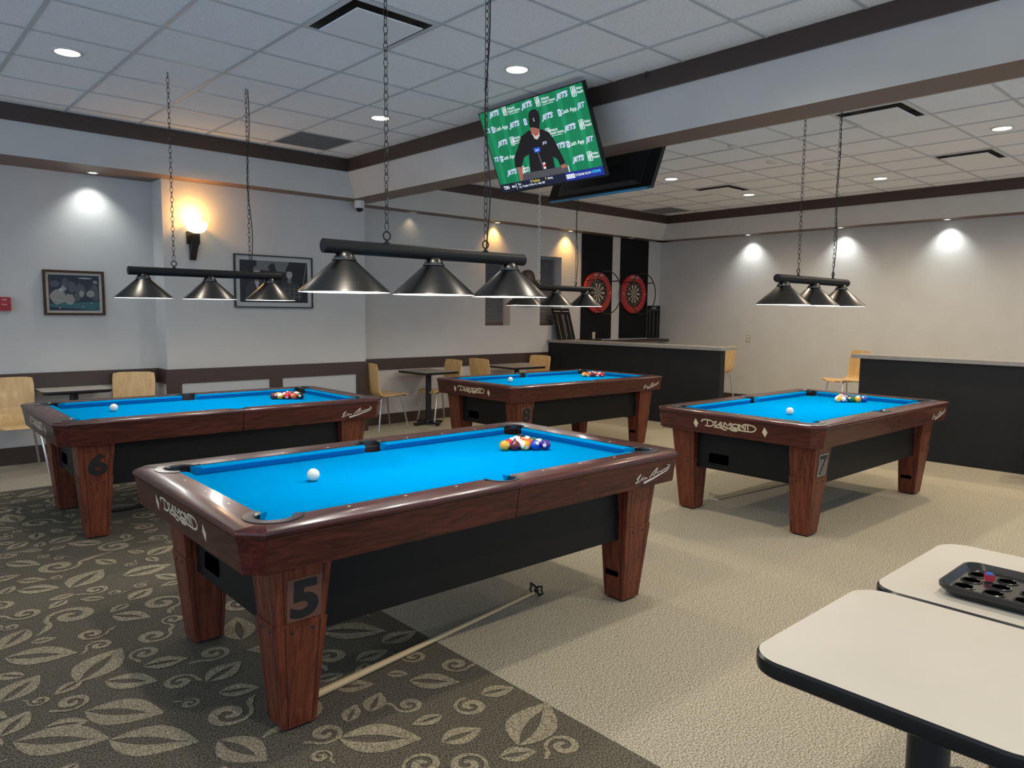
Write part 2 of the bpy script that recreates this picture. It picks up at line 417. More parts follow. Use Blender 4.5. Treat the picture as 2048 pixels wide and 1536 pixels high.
# soffits (drop edges) with brown undersides
so = MB()
def yprism(mb, sec, x0, x1, keys):
    n = len(sec); o = len(mb.v); mb.v += [(x0, y, z) for y, z in sec] + [(x1, y, z) for y, z in sec]
    for i in range(n):
        j = (i + 1) % n; mb.f.append([o + i, o + j, o + n + j, o + n + i]); mb.m.append(mb.mi(keys[i]))
    mb.f.append([o + i for i in range(n)][::-1]); mb.m.append(mb.mi('wall')); mb.f.append([o + n + i for i in range(n)]); mb.m.append(mb.mi('wall'))
def xprism(mb, sec, y0, y1, keys):
    n = len(sec); o = len(mb.v); mb.v += [(x, y0, z) for x, z in sec] + [(x, y1, z) for x, z in sec]
    for i in range(n):
        j = (i + 1) % n; mb.f.append([o + j, o + i, o + n + i, o + n + j]); mb.m.append(mb.mi(keys[i]))
    mb.f.append([o + i for i in range(n)]); mb.m.append(mb.mi('wall')); mb.f.append([o + n + i for i in range(n)][::-1]); mb.m.append(mb.mi('wall'))
yprism(so, [(YW + .35, ZF), (7.87, ZF), (7.715, 3.125), (7.715, ZC + .02), (YW + .35, ZC + .02)], -3, 4.62, ['brownlt', 'wall', 'wall', 'wall', 'wall'])
yprism(so, [(YW + .35, ZF), (8.20, ZF), (7.985, 3.125), (7.985, ZC + .02), (YW + .35, ZC + .02)], 4.95, XW + .3, ['brownlt', 'wall', 'wall', 'wall', 'wall'])
o = structure(so, 'wall_soffit_left')
so = MB()
xprism(so, [(XW + .3, ZF), (11.13, ZF), (11.0, 3.125), (11.0, ZC + .02), (XW + .3, ZC + .02)], -3, 8.4, ['brownlt', 'wall', 'wall', 'wall', 'wall'])
structure(so, 'wall_soffit_right')
bm = MB()
xprism(bm, [(4.95, ZF), (4.62, ZF), (4.445, 3.125), (4.445, ZC + .02), (4.955, ZC + .02)], -3, YB, ['brownlt', 'wall', 'wall', 'wall', 'wall'])
structure(bm, 'ceiling_beam')
# crown boards
t = MB(); t.box(-3, 4.43, 7.69, 7.714, 3.118, ZC - .001, 'brown'); structure(t, 'trim_1')
t = MB(); t.box(4.42, 4.444, -3, 7.69, 3.118, ZC - .001, 'brown'); structure(t, 'trim_2')
t = MB(); t.box(4.957, 10.975, 7.96, 7.984, 3.118, ZC - .001, 'brown'); structure(t, 'trim_3')
t = MB(); t.box(10.975, 10.999, -3, 7.96, 3.118, ZC - .001, 'brown'); structure(t, 'trim_4')
# chair rails, panelled dado of the bump-out, baseboards
t = MB(); t.box(-3, XB0 - .002, YW - .018, YW - .001, .737, .885, 'brown'); structure(t, 'trim_5')
t = MB(); t.box(XB1 + .002, 8.49, YW - .018, YW - .001, .737, .89, 'brown'); structure(t, 'trim_6')
t = MB()
y0, y1 = YB - .02, YB - .001
t.box(XB0 - .018, XB1 + .018, y0, y1, .733, .887, 'brown')
for a, b in ((XB0 - .018, 2.655), (3.627, 3.783), (4.76, XB1 + .018)): t.box(a, b, y0, y1, .15, .733, 'brown')
t.box(XB0 - .018, XB0 - .001, YB, YW - .02, .733, .887, 'brown'); t.box(XB1 + .001, XB1 + .018, YB, YW - .02, .15, .887, 'brown')
for a, b in ((2.655, 3.627), (3.783, 4.76)): t.box(a, b, YB - .006, y1, .16, .733, 'panelwhite')
structure(t, 'trim_7')
t = MB(); t.box(-3, XB0 - .002, YW - .015, YW - .001, 0, .17, 'brown'); t.box(XB0 - .018, XB1 + .018, YB - .02, YB - .001, 0, .15, 'brown'); t.box(XB1 + .002, 8.49, YW - .015, YW - .001, 0, .14, 'brown')
structure(t, 'baseboard_left')
t = MB(); t.box(XW - .015, XW - .001, -3, YW - .02, 0, .16, 'brown'); structure(t, 'baseboard_right')
# windows with blinds
for i, (a, b, c, d) in enumerate(WIN):
    w = MB(); yb = YW + .17
    w.box(a + .002, b - .002, yb + .09, yb + .11, c + .002, d - .002, 'glass')
    w.box(a + .002, b - .002, yb + .0, yb + .085, c + .002, c + .02, 'blindedge')
    for xa, xb in ((a + .002, a + .03), (b - .03, b - .002)): w.box(xa, xb, yb + .05, yb + .088, c + .02, d - .002, 'blindedge')
    w.box(a + .03, b - .03, yb + .05, yb + .088, d - .04, d - .002, 'blindedge')
    wo = structure(w, 'window_%d' % (i + 1))
    bl = MB(); n = 42
    for k in range(n):
        z = c + .05 + (d - c - .08) * k / n
        bl.add([(a + .012, yb - .012, z), (b - .012, yb - .012, z), (b - .012, yb + .012, z + .020), (a + .012, yb + .012, z + .020), (a + .012, yb - .011, z - .0012), (b - .012, yb - .011, z - .0012), (b - .012, yb + .013, z + .0188), (a + .012, yb + .013, z + .0188)], [(0, 1, 2, 3), (7, 6, 5, 4), (0, 4, 5, 1), (2, 6, 7, 3)], 'blind')
    bl.box(a + .01, b - .01, yb - .02, yb + .02, d - .035, d - .005, 'blind'); bl.box(a + .01, b - .01, yb - .015, yb + .015, c + .022, c + .042, 'blindedge')
    bl.build('blind', wo)

# ------------------------------------------------------------------ pool table
TL, TW, TH = 2.3668, 1.3604, .80
CE, CS = .073, .077
ZBED = .757
PC = .175
def arc(cx, cy, r, a0, a1, n=14): return [(cx + r * math.cos(R(a0 + (a1 - a0) * k / n)), cy + r * math.sin(R(a0 + (a1 - a0) * k / n))) for k in range(n + 1)]
def flip(pts, fx, fy): return [((TL - x) if fx else x, (TW - y) if fy else y) for x, y in pts]
RI = .148      # wood width
RC = .105      # corner casting outer radius
SP = .145      # side pocket centre offset from the edge
RS = .088
def rail_prism(mb, pts, outer, key):
    """wood rail with a rounded outer edge: outer = list of flags for edges"""
    mb.prism(pts, .775, TH, key)

def make_table():
    t = thing('pool_table', 'x', 'pool table', group='pool tables')
    # ---- rails
    def corner_arc(fx, fy):
        # arc from the side-rail end of the casting to the end-rail end (in near-left coordinates), counter-clockwise from -15 to -255
        return flip(arc(PC, PC, RC, -15, -112, 12), fx, fy)
    a_side = arc(PC, PC, RC, -15, -130, 14)      # along the long rail, ends near the cap
    a_end = arc(PC, PC, RC, 105, 220, 14)
    mid = TL / 2
    dx = math.sqrt(RS * RS - (RI - SP) ** 2)
    a_sp = arc(mid, SP, RS, math.degrees(math.atan2(RI - SP, -dx)) % 360, 270, 10)   # half of the side pocket cut (left half)
    side_pts = [(CE, 0)] + [(mid - .001, 0)] + [(mid - .001, SP - RS)] + a_sp[::-1][1:] + a_side
    end_pts = [(0, CS), (0, TW / 2), (RI, TW / 2)] + a_end
    end_full = [(0, CS)] + [(0, TW - CS)] + flip(a_end, False, True)[::-1] + a_end
    def bevel_prism(mb, pts, key, edge_test):
        n = len(pts)
        area = sum(pts[i][0] * pts[(i + 1) % n][1] - pts[(i + 1) % n][0] * pts[i][1] for i in range(n))
        if area < 0: pts = pts[::-1]
        def inset(p, d):
            x, y = p
            if edge_test(x, y):
                if x < CE - .001 or abs(x) < 1e-6: x += d
                elif x > TL - CE + .001: x -= d
                if y < CS - .001 or abs(y) < 1e-6: y += d
                elif y > TW - CS + .001: y -= d
            return (x, y)
        rings = []
        for d, z in ((.006, .775), (.001, .781), (0, .788), (.003, .796), (.009, TH)):
            rings.append([(*inset(p, d), z) for p in pts])
        mb.loft(rings, key)
    et = lambda x, y: x < 1e-6 or y < 1e-6 or x > TL - 1e-6 or y > TW - 1e-6
    for fx, fy in ((0, 0), (1, 0), (0, 1), (1, 1)):
        mb = MB(); bevel_prism(mb, flip(side_pts, fx, fy), 'rail', et); mb.build('side_rail', t)
    for fx in (0, 1):
        mb = MB(); bevel_prism(mb, flip(end_full, fx, 0), 'railx', et); mb.build('end_rail', t)
    # ---- corner caps
    cap = [(0, CS), (CE, 0)] + [a_side[-1]] + arc(PC, PC, RC, -130, -140, 4)[1:]
    capt = [(0.0, CS + .0)] + [(CE, 0)] + [a_side[-1]] + arc(PC, PC, RC, 230, 220, 3)[1:]
    for fx, fy in ((0, 0), (1, 0), (0, 1), (1, 1)):
        mb = MB()
        # chamfer direction inset
        def ins(p, d):
            x, y = p
            on = abs(x / CE + y / CS - 1) < .02
            return (x + d * .7, y + d * .7) if on else p
        pts = capt; n = len(pts)
        area = sum(pts[i][0] * pts[(i + 1) % n][1] - pts[(i + 1) % n][0] * pts[i][1] for i in range(n))
        rings = []
        for d, z in ((.006, .775), (.001, .781), (0, .788), (.003, .796), (.009, TH)):
            rg = flip([ins(p, d) for p in pts], fx, fy)
            if (fx + fy) % 2 == 0 and area < 0 or (fx + fy) % 2 == 1 and area > 0: rg = rg[::-1]
            rings.append([(*p, z) for p in rg])
        mb.loft(rings, 'cap')
        # chamfered lower block of the corner
        b0 = [(.007, CS + .004), (CE + .004, .007), (CE + .004, .07), (.07, CS + .004)]
        b1 = [(.026, CS + .010), (CE + .010, .026), (CE + .010, .08), (.08, CS + .010)]
        b0 = flip(b0, fx, fy); b1 = flip(b1, fx, fy)
        if (fx + fy) % 2: b0 = b0[::-1]; b1 = b1[::-1]
        mb.loft([[(*p, .645) for p in b1], [(*p, .772) for p in b0]], 'cap')
        mb.build('corner_cap', t)
    # ---- aprons (slant inwards going down), with the centre joint
    def slant(mb, p0, p1, inward, key, x_in=.03):
        (x0, y0), (x1, y1) = p0, p1; ix, iy = inward
        lo = [(x0 + ix * .026, y0 + iy * .026), (x1 + ix * .026, y1 + iy * .026), (x1 + ix * (.026 + x_in), y1 + iy * (.026 + x_in)), (x0 + ix * (.026 + x_in), y0 + iy * (.026 + x_in))]
        hi = [(x0 + ix * .007, y0 + iy * .007), (x1 + ix * .007, y1 + iy * .007), (x1 + ix * (.026 + x_in), y1 + iy * (.026 + x_in)), (x0 + ix * (.026 + x_in), y0 + iy * (.026 + x_in))]
        a = sum(lo[i][0] * lo[(i + 1) % 4][1] - lo[(i + 1) % 4][0] * lo[i][1] for i in range(4))
        if a < 0: lo = lo[::-1]; hi = hi[::-1]
        mb.loft([[(*p, .645) for p in lo], [(*p, .772) for p in hi]], key)
    sides = []
    for fy in (0, 1):
        yy = TW if fy else 0; iy = -1 if fy else 1
        for x0, x1 in ((CE + .006, mid - .002), (mid + .002, TL - CE - .006)):
            mb = MB(); slant(mb, (x0, yy), (x1, yy), (0, iy), 'apron'); ap = mb.build('side_apron', t); sides.append(ap)
    ends = []
    for fx in (0, 1):
        xx = TL if fx else 0; ix = -1 if fx else 1
        mb = MB(); slant(mb, (xx, CS + .006), (xx, TW - CS - .006), (ix, 0), 'apronx'); ends.append(mb.build('end_apron', t))
    # black reveal joint under the cap and the joints in between
    mb = MB()
    for z0_, z1_, i0, i1 in ((.766, .7765, .012, .13), (.646, .766, .045, .13)):
        o_ = [(i0, CS + .004), (CE + .004, i0), (TL - CE - .004, i0), (TL - i0, CS + .004), (TL - i0, TW - CS - .004), (TL - CE - .004, TW - i0), (CE + .004, TW - i0), (i0, TW - CS - .004)]
        n_ = [(i1, i1 + .002), (i1 + .002, i1), (TL - i1 - .002, i1), (TL - i1, i1 + .002), (TL - i1, TW - i1 - .002), (TL - i1 - .002, TW - i1), (i1 + .002, TW - i1), (i1, TW - i1 - .002)]
        rings = [[(*p, z0_) for p in n_], [(*p, z0_) for p in o_], [(*p, z1_) for p in o_], [(*p, z1_) for p in n_]]
        mb.loft(rings + [rings[0]], 'groove', True, False)
    mb.build('rail_frame', t)
    # ---- lettering on the end apron (left end of the table) 
    def endT(u, v, h):      # u metres along -y from y0, v height z
        z = v; off = .026 - (z - .645) / .127 * .019
        return (off - h - .0004, u, z)
    lg = MB()
    def C7(x, y): return (0.917 - (x - 190) / 1310 * .445, .747 - ((y - .143 * (x - 190)) - 205) * .000172)
    def stroke(pts, w=.0075, sm=True):
        p = [C7(*q) for q in pts]
        if sm and len(p) > 2: p = smooth(p)
        lg.ribbon(p, w * 1.2, endT, 'gold')
    st = [([(212, 310), (190, 280), (200, 235), (250, 207), (330, 208), (410, 228), (470, 275), (497, 350), (485, 425), (440, 475), (370, 490), (275, 465)], 1), ([(345, 215), (330, 475)], 0),
          ([(542, 275), (522, 505)], 0), ([(505, 272), (580, 288)], 0), ([(533, 500), (688, 298)], 0), ([(690, 295), (690, 485)], 0), ([(600, 415), (690, 418)], 0), ([(645, 290), (700, 298)], 0), ([(645, 472), (725, 488)], 0),
          ([(500, 508), (690, 535), (720, 600), (765, 617), (812, 595)], 1), ([(690, 520), (700, 485), (750, 470), (800, 490), (860, 540), (910, 605), (962, 640)], 1), ([(715, 555), (705, 520), (735, 500), (790, 510), (850, 560), (930, 575), (1080, 588), (1330, 632)], 1), ([(925, 590), (990, 630), (1040, 632), (1080, 600), (1080, 545)], 1),
          ([(770, 312), (722, 482)], 0), ([(770, 312), (838, 425), (918, 328)], 0), ([(918, 328), (912, 522)], 0), ([(738, 303), (802, 318)], 0), ([(872, 322), (950, 337)], 0), ([(878, 514), (945, 526)], 0), ([(690, 478), (752, 492)], 0),
          ([(1020, 338), (965, 370), (945, 440), (965, 510), (1020, 535), (1075, 510), (1095, 440), (1075, 370), (1020, 338)], 1), ([(975, 490), (1015, 480), (1065, 520)], 1),
          ([(1120, 355), (1112, 550)], 0), ([(1088, 350), (1145, 362)], 0), ([(1120, 360), (1248, 565)], 0), ([(1258, 345), (1248, 565)], 0), ([(1080, 545), (1152, 555)], 0),
          ([(1222, 440), (1195, 415), (1190, 365), (1240, 335), (1330, 342), (1420, 375), (1482, 440), (1492, 510), (1460, 590), (1400, 632), (1320, 630)], 1), ([(1310, 345), (1310, 628)], 0)]
    for p, s in st: stroke(p, .0075, s)
    for cy in (.967, .408):
        lg.poly([(cy + .021, .714), (cy, .750), (cy - .021, .714), (cy, .678)][::-1], endT, 'gold')
    lo = lg.build('logo_lettering', ends[0]); lo['label'] = 'cream lettering and diamonds'
    # ---- signature on the near side, right end
    def sideT(u, v, h):
        off = .026 - (v - .645) / .127 * .019
        return (u, off - h - .0004, v)
    sg = MB()
    def C8(x, y): return (1.969 + (x - 85) / 1555 * .275, .678 - (y + .25 * (x - 85) - 1250) * .000112)
    SG = [([(320, 820), (200, 1000), (160, 1060), (210, 1080), (270, 950), (320, 820)], .006), ([(250, 960), (200, 1180), (110, 1260)], .006), ([(205, 1100), (185, 1290), (260, 1110), (270, 1230), (340, 1100), (450, 910), (370, 1100), (445, 1040), (432, 1130), (530, 955), (512, 1040), (590, 970), (572, 1050), (632, 980)], .005),
          ([(1060, 480), (950, 600), (820, 800), (730, 980)], .006), ([(1060, 480), (1000, 640), (920, 860), (850, 850)], .006), ([(930, 850), (1000, 670), (990, 790), (1070, 640), (1060, 780), (1120, 650), (1110, 760), (1190, 620), (1220, 700), (1300, 590), (1290, 660), (1350, 530), (1360, 600), (1420, 500), (1410, 580), (1500, 440), (1490, 540), (1640, 300), (1600, 480), (1550, 570)], .005), ([(1515, 345), (1555, 315)], .008)]
    for p, w in SG: sg.ribbon([C8(*q) for q in p], w, sideT, 'sign')
    sg.ribbon([C8(500, 1230), C8(900, 1000), C8(1200, 800), C8(1450, 640), C8(1560, 560)], [.013, .011, .009, .007, .005], sideT, 'sign')
    so_ = sg.build('signature', sides[1]); so_['label'] = 'pale handwritten signature'
    # ---- bed
    rb = .066
    bed = []
    y_in, x_in = .165, .165
    def edge_arc(cx, cy, r, a0, a1): return arc(cx, cy, r, a0, a1, 10)
    c = math.degrees(math.asin((PC - y_in) / rb)) if PC - y_in < rb else 0
    # counter-clockwise outline starting after the near-left pocket
    q_ = math.sqrt(rb * rb - (PC - y_in) ** 2)
    bed += [(PC + q_, y_in)]
    sx = math.sqrt(max(0, .066 ** 2 - (y_in - .118) ** 2))
    bed += [(mid - sx, y_in)] + edge_arc(mid, .118, .066, math.degrees(math.atan2(y_in - .118, -sx)), math.degrees(math.atan2(y_in - .118, sx))) + [(TL - PC - q_, y_in)]
    half = list(bed)
    ang = math.degrees(math.atan2(y_in - PC, q_))
    arcnl = edge_arc(PC, PC, rb, 90 - ang, ang)            # from (x_in, ..) to (.., y_in) through the playing side
    nr = [(TL - x, y) for x, y in arcnl][::-1]
    outline = arcnl + half[1:-1] + nr
    top = [(x, TW - y) for x, y in outline][::-1]
    mb = MB(); mb.prism(outline + top, .725, ZBED, 'cloth', side='pocket'); mb.build('playing_surface', t)
    # ---- cushions
    def cushion(axis, s0, s1, k0, k1, fx, fy):
        """along x (axis 0) at the near side: nose from s0 to s1; k = how far the back line runs past the nose line"""
        prof = [(RI, .797), (.185, .796), (.192, .7915), (.1925, .788), (.170, ZBED + .001), (RI, ZBED + .001)]
        rings = []
        for s, k in ((s0, k0), (s0 + .012, k0 * .55), (s1 - .012, -k1 * .55), (s1, -k1)):
            ring = []
            for d, z in prof:
                sh = (.1925 - d) / (.1925 - RI) * k
                a = s - sh
                if axis == 0: p = flip([(a, d)], fx, fy)[0]
                else: p = flip([(d, a)], fx, fy)[0]
                ring.append((p[0], p[1], z))
            rings.append(ring)
        mb = MB(); 
        if (fx + fy + axis) % 2: rings = rings[::-1]
        mb.loft(rings, 'cloth2'); mb.build('cushion', t, 30)
    for fx, fy in ((0, 0), (1, 0), (0, 1), (1, 1)): cushion(0, .268, mid - .066, .040, .016, fx, fy)
    for fx in (0, 1): cushion(1, .268, TW - .268, .040, .040, fx, 0)
    # ---- pockets with castings
    def pocket(cx, cy, r, a0, a1, ro, fx, fy):
        c_ = flip([(cx, cy)], fx, fy)[0]
        mb = MB(); rings = []; ns = 40
        for rr_, zz in ((r + .001, .796), (r + .001, .76), (r - .0005, .74), (r * .85, .66), (.002, .655)):
            ring = []
            for k_ in range(ns):
                ad = 360 * k_ / ns; back = (ad - a0) % 360 <= (a1 - a0)
                z_ = min(zz, .796 if back else .7545); ra = rr_ if back else min(rr_, r - .0012)
                ring.append((*flip([(cx + ra * math.cos(R(ad)), cy + ra * math.sin(R(ad)))], fx, fy)[0], z_))
            rings.append(ring)
        mb.loft(rings, 'pocket', True, False)
        p = mb.build('pocket', t)
        mb = MB(); n = 22
        inner = flip(arc(cx, cy, r - .001, a0, a1, n), fx, fy); outer = flip(arc(cx, cy, ro, a0, a1, n), fx, fy); midr = flip(arc(cx, cy, r + .006, a0, a1, n), fx, fy)
        rings = []
        for k in range(n + 1):
            f = min(k, n - k) / n; w = 1
            ring = [(*inner[k], .770), (*inner[k], .7965), (*midr[k], .8035), (*outer[k], .8025), (*outer[k], .7705)]
            rings.append(ring)
        if (fx + fy) % 2 == 0: rings = [r_[::-1] for r_ in rings]
        mb.loft(rings, 'iron'); ir = mb.build('pocket_casting', p)
    for fx, fy in ((0, 0), (1, 0), (0, 1), (1, 1)): pocket(PC, PC, .0645, 108, 342, RC - .001, fx, fy)
    aa = math.degrees(math.atan2(RI - .118, -.08))
    for fy in (0, 1): pocket(mid, .128, .0645, 168, 372, .083, 0, fy)
    # ---- sights
    for k in range(1, 8):
        if k == 4: continue
        for fy in (0, 1):
            x, y = flip([(.193 + .2475 * k, .120)], 0, fy)[0]
            mb = MB(); mb.prism([(x - .0085, y), (x, y - .005), (x + .0085, y), (x, y + .005)], TH - .001, TH + .0008, 'ivory'); mb.build('sight', t)
    for k in range(1, 4):
        for fx in (0, 1):
            x, y = flip([(.115, TW / 2 - .495 + .2475 * k)], fx, 0)[0]
            mb = MB(); mb.prism([(x - .005, y), (x, y - .0085), (x + .005, y), (x, y + .0085)], TH - .001, TH + .0008, 'ivory'); mb.build('sight', t)
    # ---- cabinet
    mb = MB(); mb.box(.20, TL - .20, .165, TW - .165, .345, .69, 'cab'); cabi = mb.build('cabinet', t)
    for fx in (0, 1):
        mb = MB(); xa = .1985 if not fx else TL - .1985
        pr = [(p[0], p[1]) for p in rrect(.795, .965, .392, .468, .012, 3)]
        mb.add([(xa - (.001 if not fx else -.001), y, z) for y, z in (pr if fx else pr[::-1])], [list(range(len(pr)))], 'hole')
        mb.build('ball_return_opening', cabi)
    # ---- legs
    legs = []
    for fx, fy in ((0, 0), (1, 0), (0, 1), (1, 1)):
        mb = MB()
        def ring(z, e=0.):
            f = z / .645
            ox = .182 + (.132 - .182) * f - e; oy = .150 + (.092 - .150) * f - e
            sx_ = .130 + (.225 - .130) * f + 2 * e; sy_ = .130 + (.200 - .130) * f + 2 * e
            c_ = .004
            pts = [(ox + c_, oy), (ox + sx_ - c_, oy), (ox + sx_, oy + c_), (ox + sx_, oy + sy_ - c_), (ox + sx_ - c_, oy + sy_), (ox + c_, oy + sy_), (ox, oy + sy_ - c_), (ox, oy + c_)]
            pts = flip(pts, fx, fy)
            if (fx + fy) % 2: pts = pts[::-1]
            return [(*p, z) for p in pts]
        mb.loft([ring(.012), ring(.413, .003), ring(.414, .003), ring(.416, .0)], 'leg')
        mb.loft([ring(.414, -.002), ring(.644, -.0)], 'leg')
        mb.loft([ring(0.0, -.012), ring(.0125, -.012)], 'black')
        # inlaid dark lines near the edges of each face
        def face_pt(face, s, z, e):
            f = z / .645
            ox = .182 + (.132 - .182) * f; oy = .150 + (.092 - .150) * f
            sx_ = .130 + (.225 - .130) * f; sy_ = .130 + (.200 - .130) * f
            if face == 0: p = (ox + s * sx_, oy - e)
            elif face == 1: p = (ox + s * sx_, oy + sy_ + e)
            elif face == 2: p = (ox - e, oy + s * sy_)
            else: p = (ox + sx_ + e, oy + s * sy_)
            return (*flip([p], fx, fy)[0], z)
        for face in range(4):
            for s in (.16, .86):
                for za, zb_, e in ((.02, .41, .0045), (.418, .642, .0012)):
                    w = .008
                    mb.add([face_pt(face, s - w, za, e * (za / .41 if za < .1 else 1) + .0006), face_pt(face, s + w, za, e * (za / .41 if za < .1 else 1) + .0006), face_pt(face, s + w, zb_, e), face_pt(face, s - w, zb_, e)], [(0, 1, 2, 3)], 'groove')
        lgo = mb.build('leg', t); legs.append(lgo)
        for face, s in ((0, .3), (0, .72), (2, .3), (2, .72)):
            bb = MB(); p0 = Vector(face_pt(face, s, .385, .002)); p1 = Vector(face_pt(face, s, .385, .0075))
            bb.tube([p0, p0.lerp(p1, .7), p1], [.0065, .006, .003], 'black', 10); bb.build('bolt', lgo)
        if fx == 0:
            mb = MB()      # dark slot plate low on the inner face
            mb.add([face_pt(3, a, z, .0025) for a, z in ((.25, .15), (.8, .15), (.8, .175), (.25, .175))], [(0, 1, 2, 3)], 'hole')
        else:
            mb = MB()
            mb.add([face_pt(3, a, z, .0045) for a, z in ((.25, .135), (.85, .135), (.85, .165), (.25, .165))], [(0, 1, 2, 3)], 'hole')
        mb.build('slot', lgo)
    t['_leg'] = legs[0].name
    return t, legs[0]

def smooth(p, it=2):
    for _ in range(it):
        q = [p[0]]
        for i in range(len(p) - 1):
            a, b = p[i], p[i + 1]
            q += [(a[0] * .75 + b[0] * .25, a[1] * .75 + b[1] * .25), (a[0] * .25 + b[0] * .75, a[1] * .25 + b[1] * .75)]
        q.append(p[-1]); p = q
    return p

TABLES = {'5': (.9088, 2.2527, -.0165), '6': (.9421, 5.2164, -.0166), '7': (4.6447, 2.1189, -.0161), '8': (4.7466, 5.1664, -.0211)}
TLAB = {'5': 'blue-clothed pool table with a black 5 on its near leg, the largest and nearest', '6': 'blue-clothed pool table with a black 6 on its leg, below the two framed pictures',
        '7': 'blue-clothed pool table with a grey 7 on its leg, before the right black partition', '8': 'blue-clothed pool table with an 8 on its leg, farthest, near the dartboards'}
tab, leg0 = make_table()
if '_leg' in tab: del tab['_leg']
TAB = {}
for k in '5678':
    x, y, a = TABLES[k]
    if k == '5': tab.location = (x, y, 0); tab.rotation_euler = (0, 0, a); tab['label'] = TLAB[k]; TAB[k] = tab
    else: TAB[k] = dup(tab, (x, y, 0), a, TLAB[k])
def table_leg(root):
    # the near left leg of a table
    best = None
    for o in ALLOBJ():
        if o.parent == root and o.name.split('.')[0] == 'leg':
            c = sum((Vector(v.co) for v in o.data.vertices), Vector()) / len(o.data.vertices)
            if best is None or c.x + c.y < best[0]: best = (c.x + c.y, o)
    return best[1]
def legT(u, v, h):
    f = v / .645; oy = .150 + (.092 - .150) * f
    return (u, oy - .001 - h, v)
for k in '5678':
    mb = MB()
    cx, cz = (.252, .503)
    if k in '58': mb.poly([(cx - .066, .424), (cx + .066, .424), (cx + .066, .583), (cx - .066, .583)], legT, 'plate', .0008)
    if k == '7': mb.poly([(cx - .066, .424), (cx + .066, .424), (cx + .066, .583), (cx - .066, .583)], legT, 'plate7', .0008)
    if k == '7':
        mb.text('7', legT, .194, 'numgrey', cx, cz, .0014, .052, sx=1.22)
    mb.text(k, legT, .187, 'numblack', cx, cz, .0018, .040 if k != '7' else .028, sx=1.22)
    o = mb.build('number', table_leg(TAB[k])); o['label'] = 'large black number %s' % k

def tab_world(k, x, y, z=0):
    X, Y, a = TABLES[k]; c, s = math.cos(a), math.sin(a)
    return (X + c * x - s * y, Y + s * x + c * y, z)

# ------------------------------------------------------------------ balls
BR = .0286
def ball_mesh(n):
    mb = MB(); seg, rg = 32, 20
    base = n if n <= 8 else n - 8
    colk = 'ball%d' % base
    o = len(mb.v)
    for i in range(1, rg):
        th = PI * i / rg
        for j in range(seg):
            ph = 2 * PI * j / seg
            mb.v.append((BR * math.sin(th) * math.cos(ph), BR * math.sin(th) * math.sin(ph), BR * math.cos(th)))
    top = len(mb.v); mb.v.append((0, 0, BR)); bot = len(mb.v); mb.v.append((0, 0, -BR))
    def key(fi):
        c = sum((Vector(mb.v[a]) for a in fi), Vector()) / len(fi); c.normalize()
        if n == 0: return 'ballw'
        if n > 8 and abs(c.z) > .56: return 'ballw'
        return colk
    def addf(fi): mb.f.append(fi); mb.m.append(mb.mi(key(fi)))
    for j in range(seg):
        addf([top, o + j, o + (j + 1) % seg]); addf([bot, o + (rg - 2) * seg + (j + 1) % seg, o + (rg - 2) * seg + j])
        for i in range(rg - 2): addf([o + i * seg + j, o + (i + 1) * seg + j, o + (i + 1) * seg + (j + 1) % seg, o + i * seg + (j + 1) % seg])
    if n:
        for side in (1, -1):
            def T(u, v, h, side=side):
                p = Vector((side * math.sqrt(max(0, BR * BR - u * u - v * v)), side * u, v)); return p.normalized() * (BR + h)
            for rr in range(3):
                r0, r1 = .0098 * rr / 3, .0098 * (rr + 1) / 3
                for j in range(18):
                    a0, a1 = 2 * PI * j / 18, 2 * PI * (j + 1) / 18
                    mb.poly([(r0 * math.cos(a0), r0 * math.sin(a0)), (r1 * math.cos(a0), r1 * math.sin(a0)), (r1 * math.cos(a1), r1 * math.sin(a1)), (r0 * math.cos(a1), r0 * math.sin(a1))] if rr else [(0, 0), (r1 * math.cos(a0), r1 * math.sin(a0)), (r1 * math.cos(a1), r1 * math.sin(a1))], T, 'ballw', .00005)
            mb.text(str(n), T, .0115 if n < 10 else .0095, 'numblack', 0, 0, .00012, .02)
    else:
        T = lambda u, v, h: Vector((u, v, math.sqrt(BR * BR - u * u - v * v))).normalized() * (BR + h)
        mb.poly([(.003 * math.cos(2 * PI * j / 10), .003 * math.sin(2 * PI * j / 10)) for j in range(10)], T, 'ball3', .0001)
    return mb.mesh('pool_ball' if n else 'cue_ball', 180)
BM = {n: ball_mesh(n) for n in range(16)}
CN = {1: 'yellow', 2: 'blue', 3: 'red', 4: 'purple', 5: 'orange', 6: 'green', 7: 'maroon', 8: 'black'}
RACK = {'5': ((1.758, .768), -34, [[1, 7, 9, 2, 4], [3, 15, 5, 10], [12, 13, 6], [11, 14], [8]]),
        '6': ((1.762, .826), -36, [[7, 9, 3, 5, 8], [1, 13, 15, 14], [4, 11, 10], [12, 2], [6]]),
        '7': ((1.838, .744), -42, [[9, 10, 6, 1, 2], [13, 11, 14, 12], [5, 8, 4], [15, 7], [3]]),
        '8': ((1.829, .815), -35, [[1, 13, 7, 11, 3], [5, 15, 9, 12], [8, 10, 4], [2, 14], [6]])}
ROWN = ['nearest row', 'second row', 'third row', 'fourth row', 'back corner']
TSHORT = {'5': 'the nearest pool table', '6': 'the left pool table', '7': 'the right pool table', '8': 'the farthest pool table'}
rb_ = random.Random(5)
SEEN3 = {('5', 9): (R(72), R(20), .35), ('7', 9): (R(60), R(25), .1), ('7', 10): (R(80), R(35), .9), ('6', 9): (R(25), R(-25), 1.9)}
SEEN = {('5', 2): (30, 35), ('5', 4): (-12, 5), ('6', 3): (-5, -18), ('6', 8): (-20, 10), ('7', 1): (0, 45), ('7', 2): (-40, 50)}
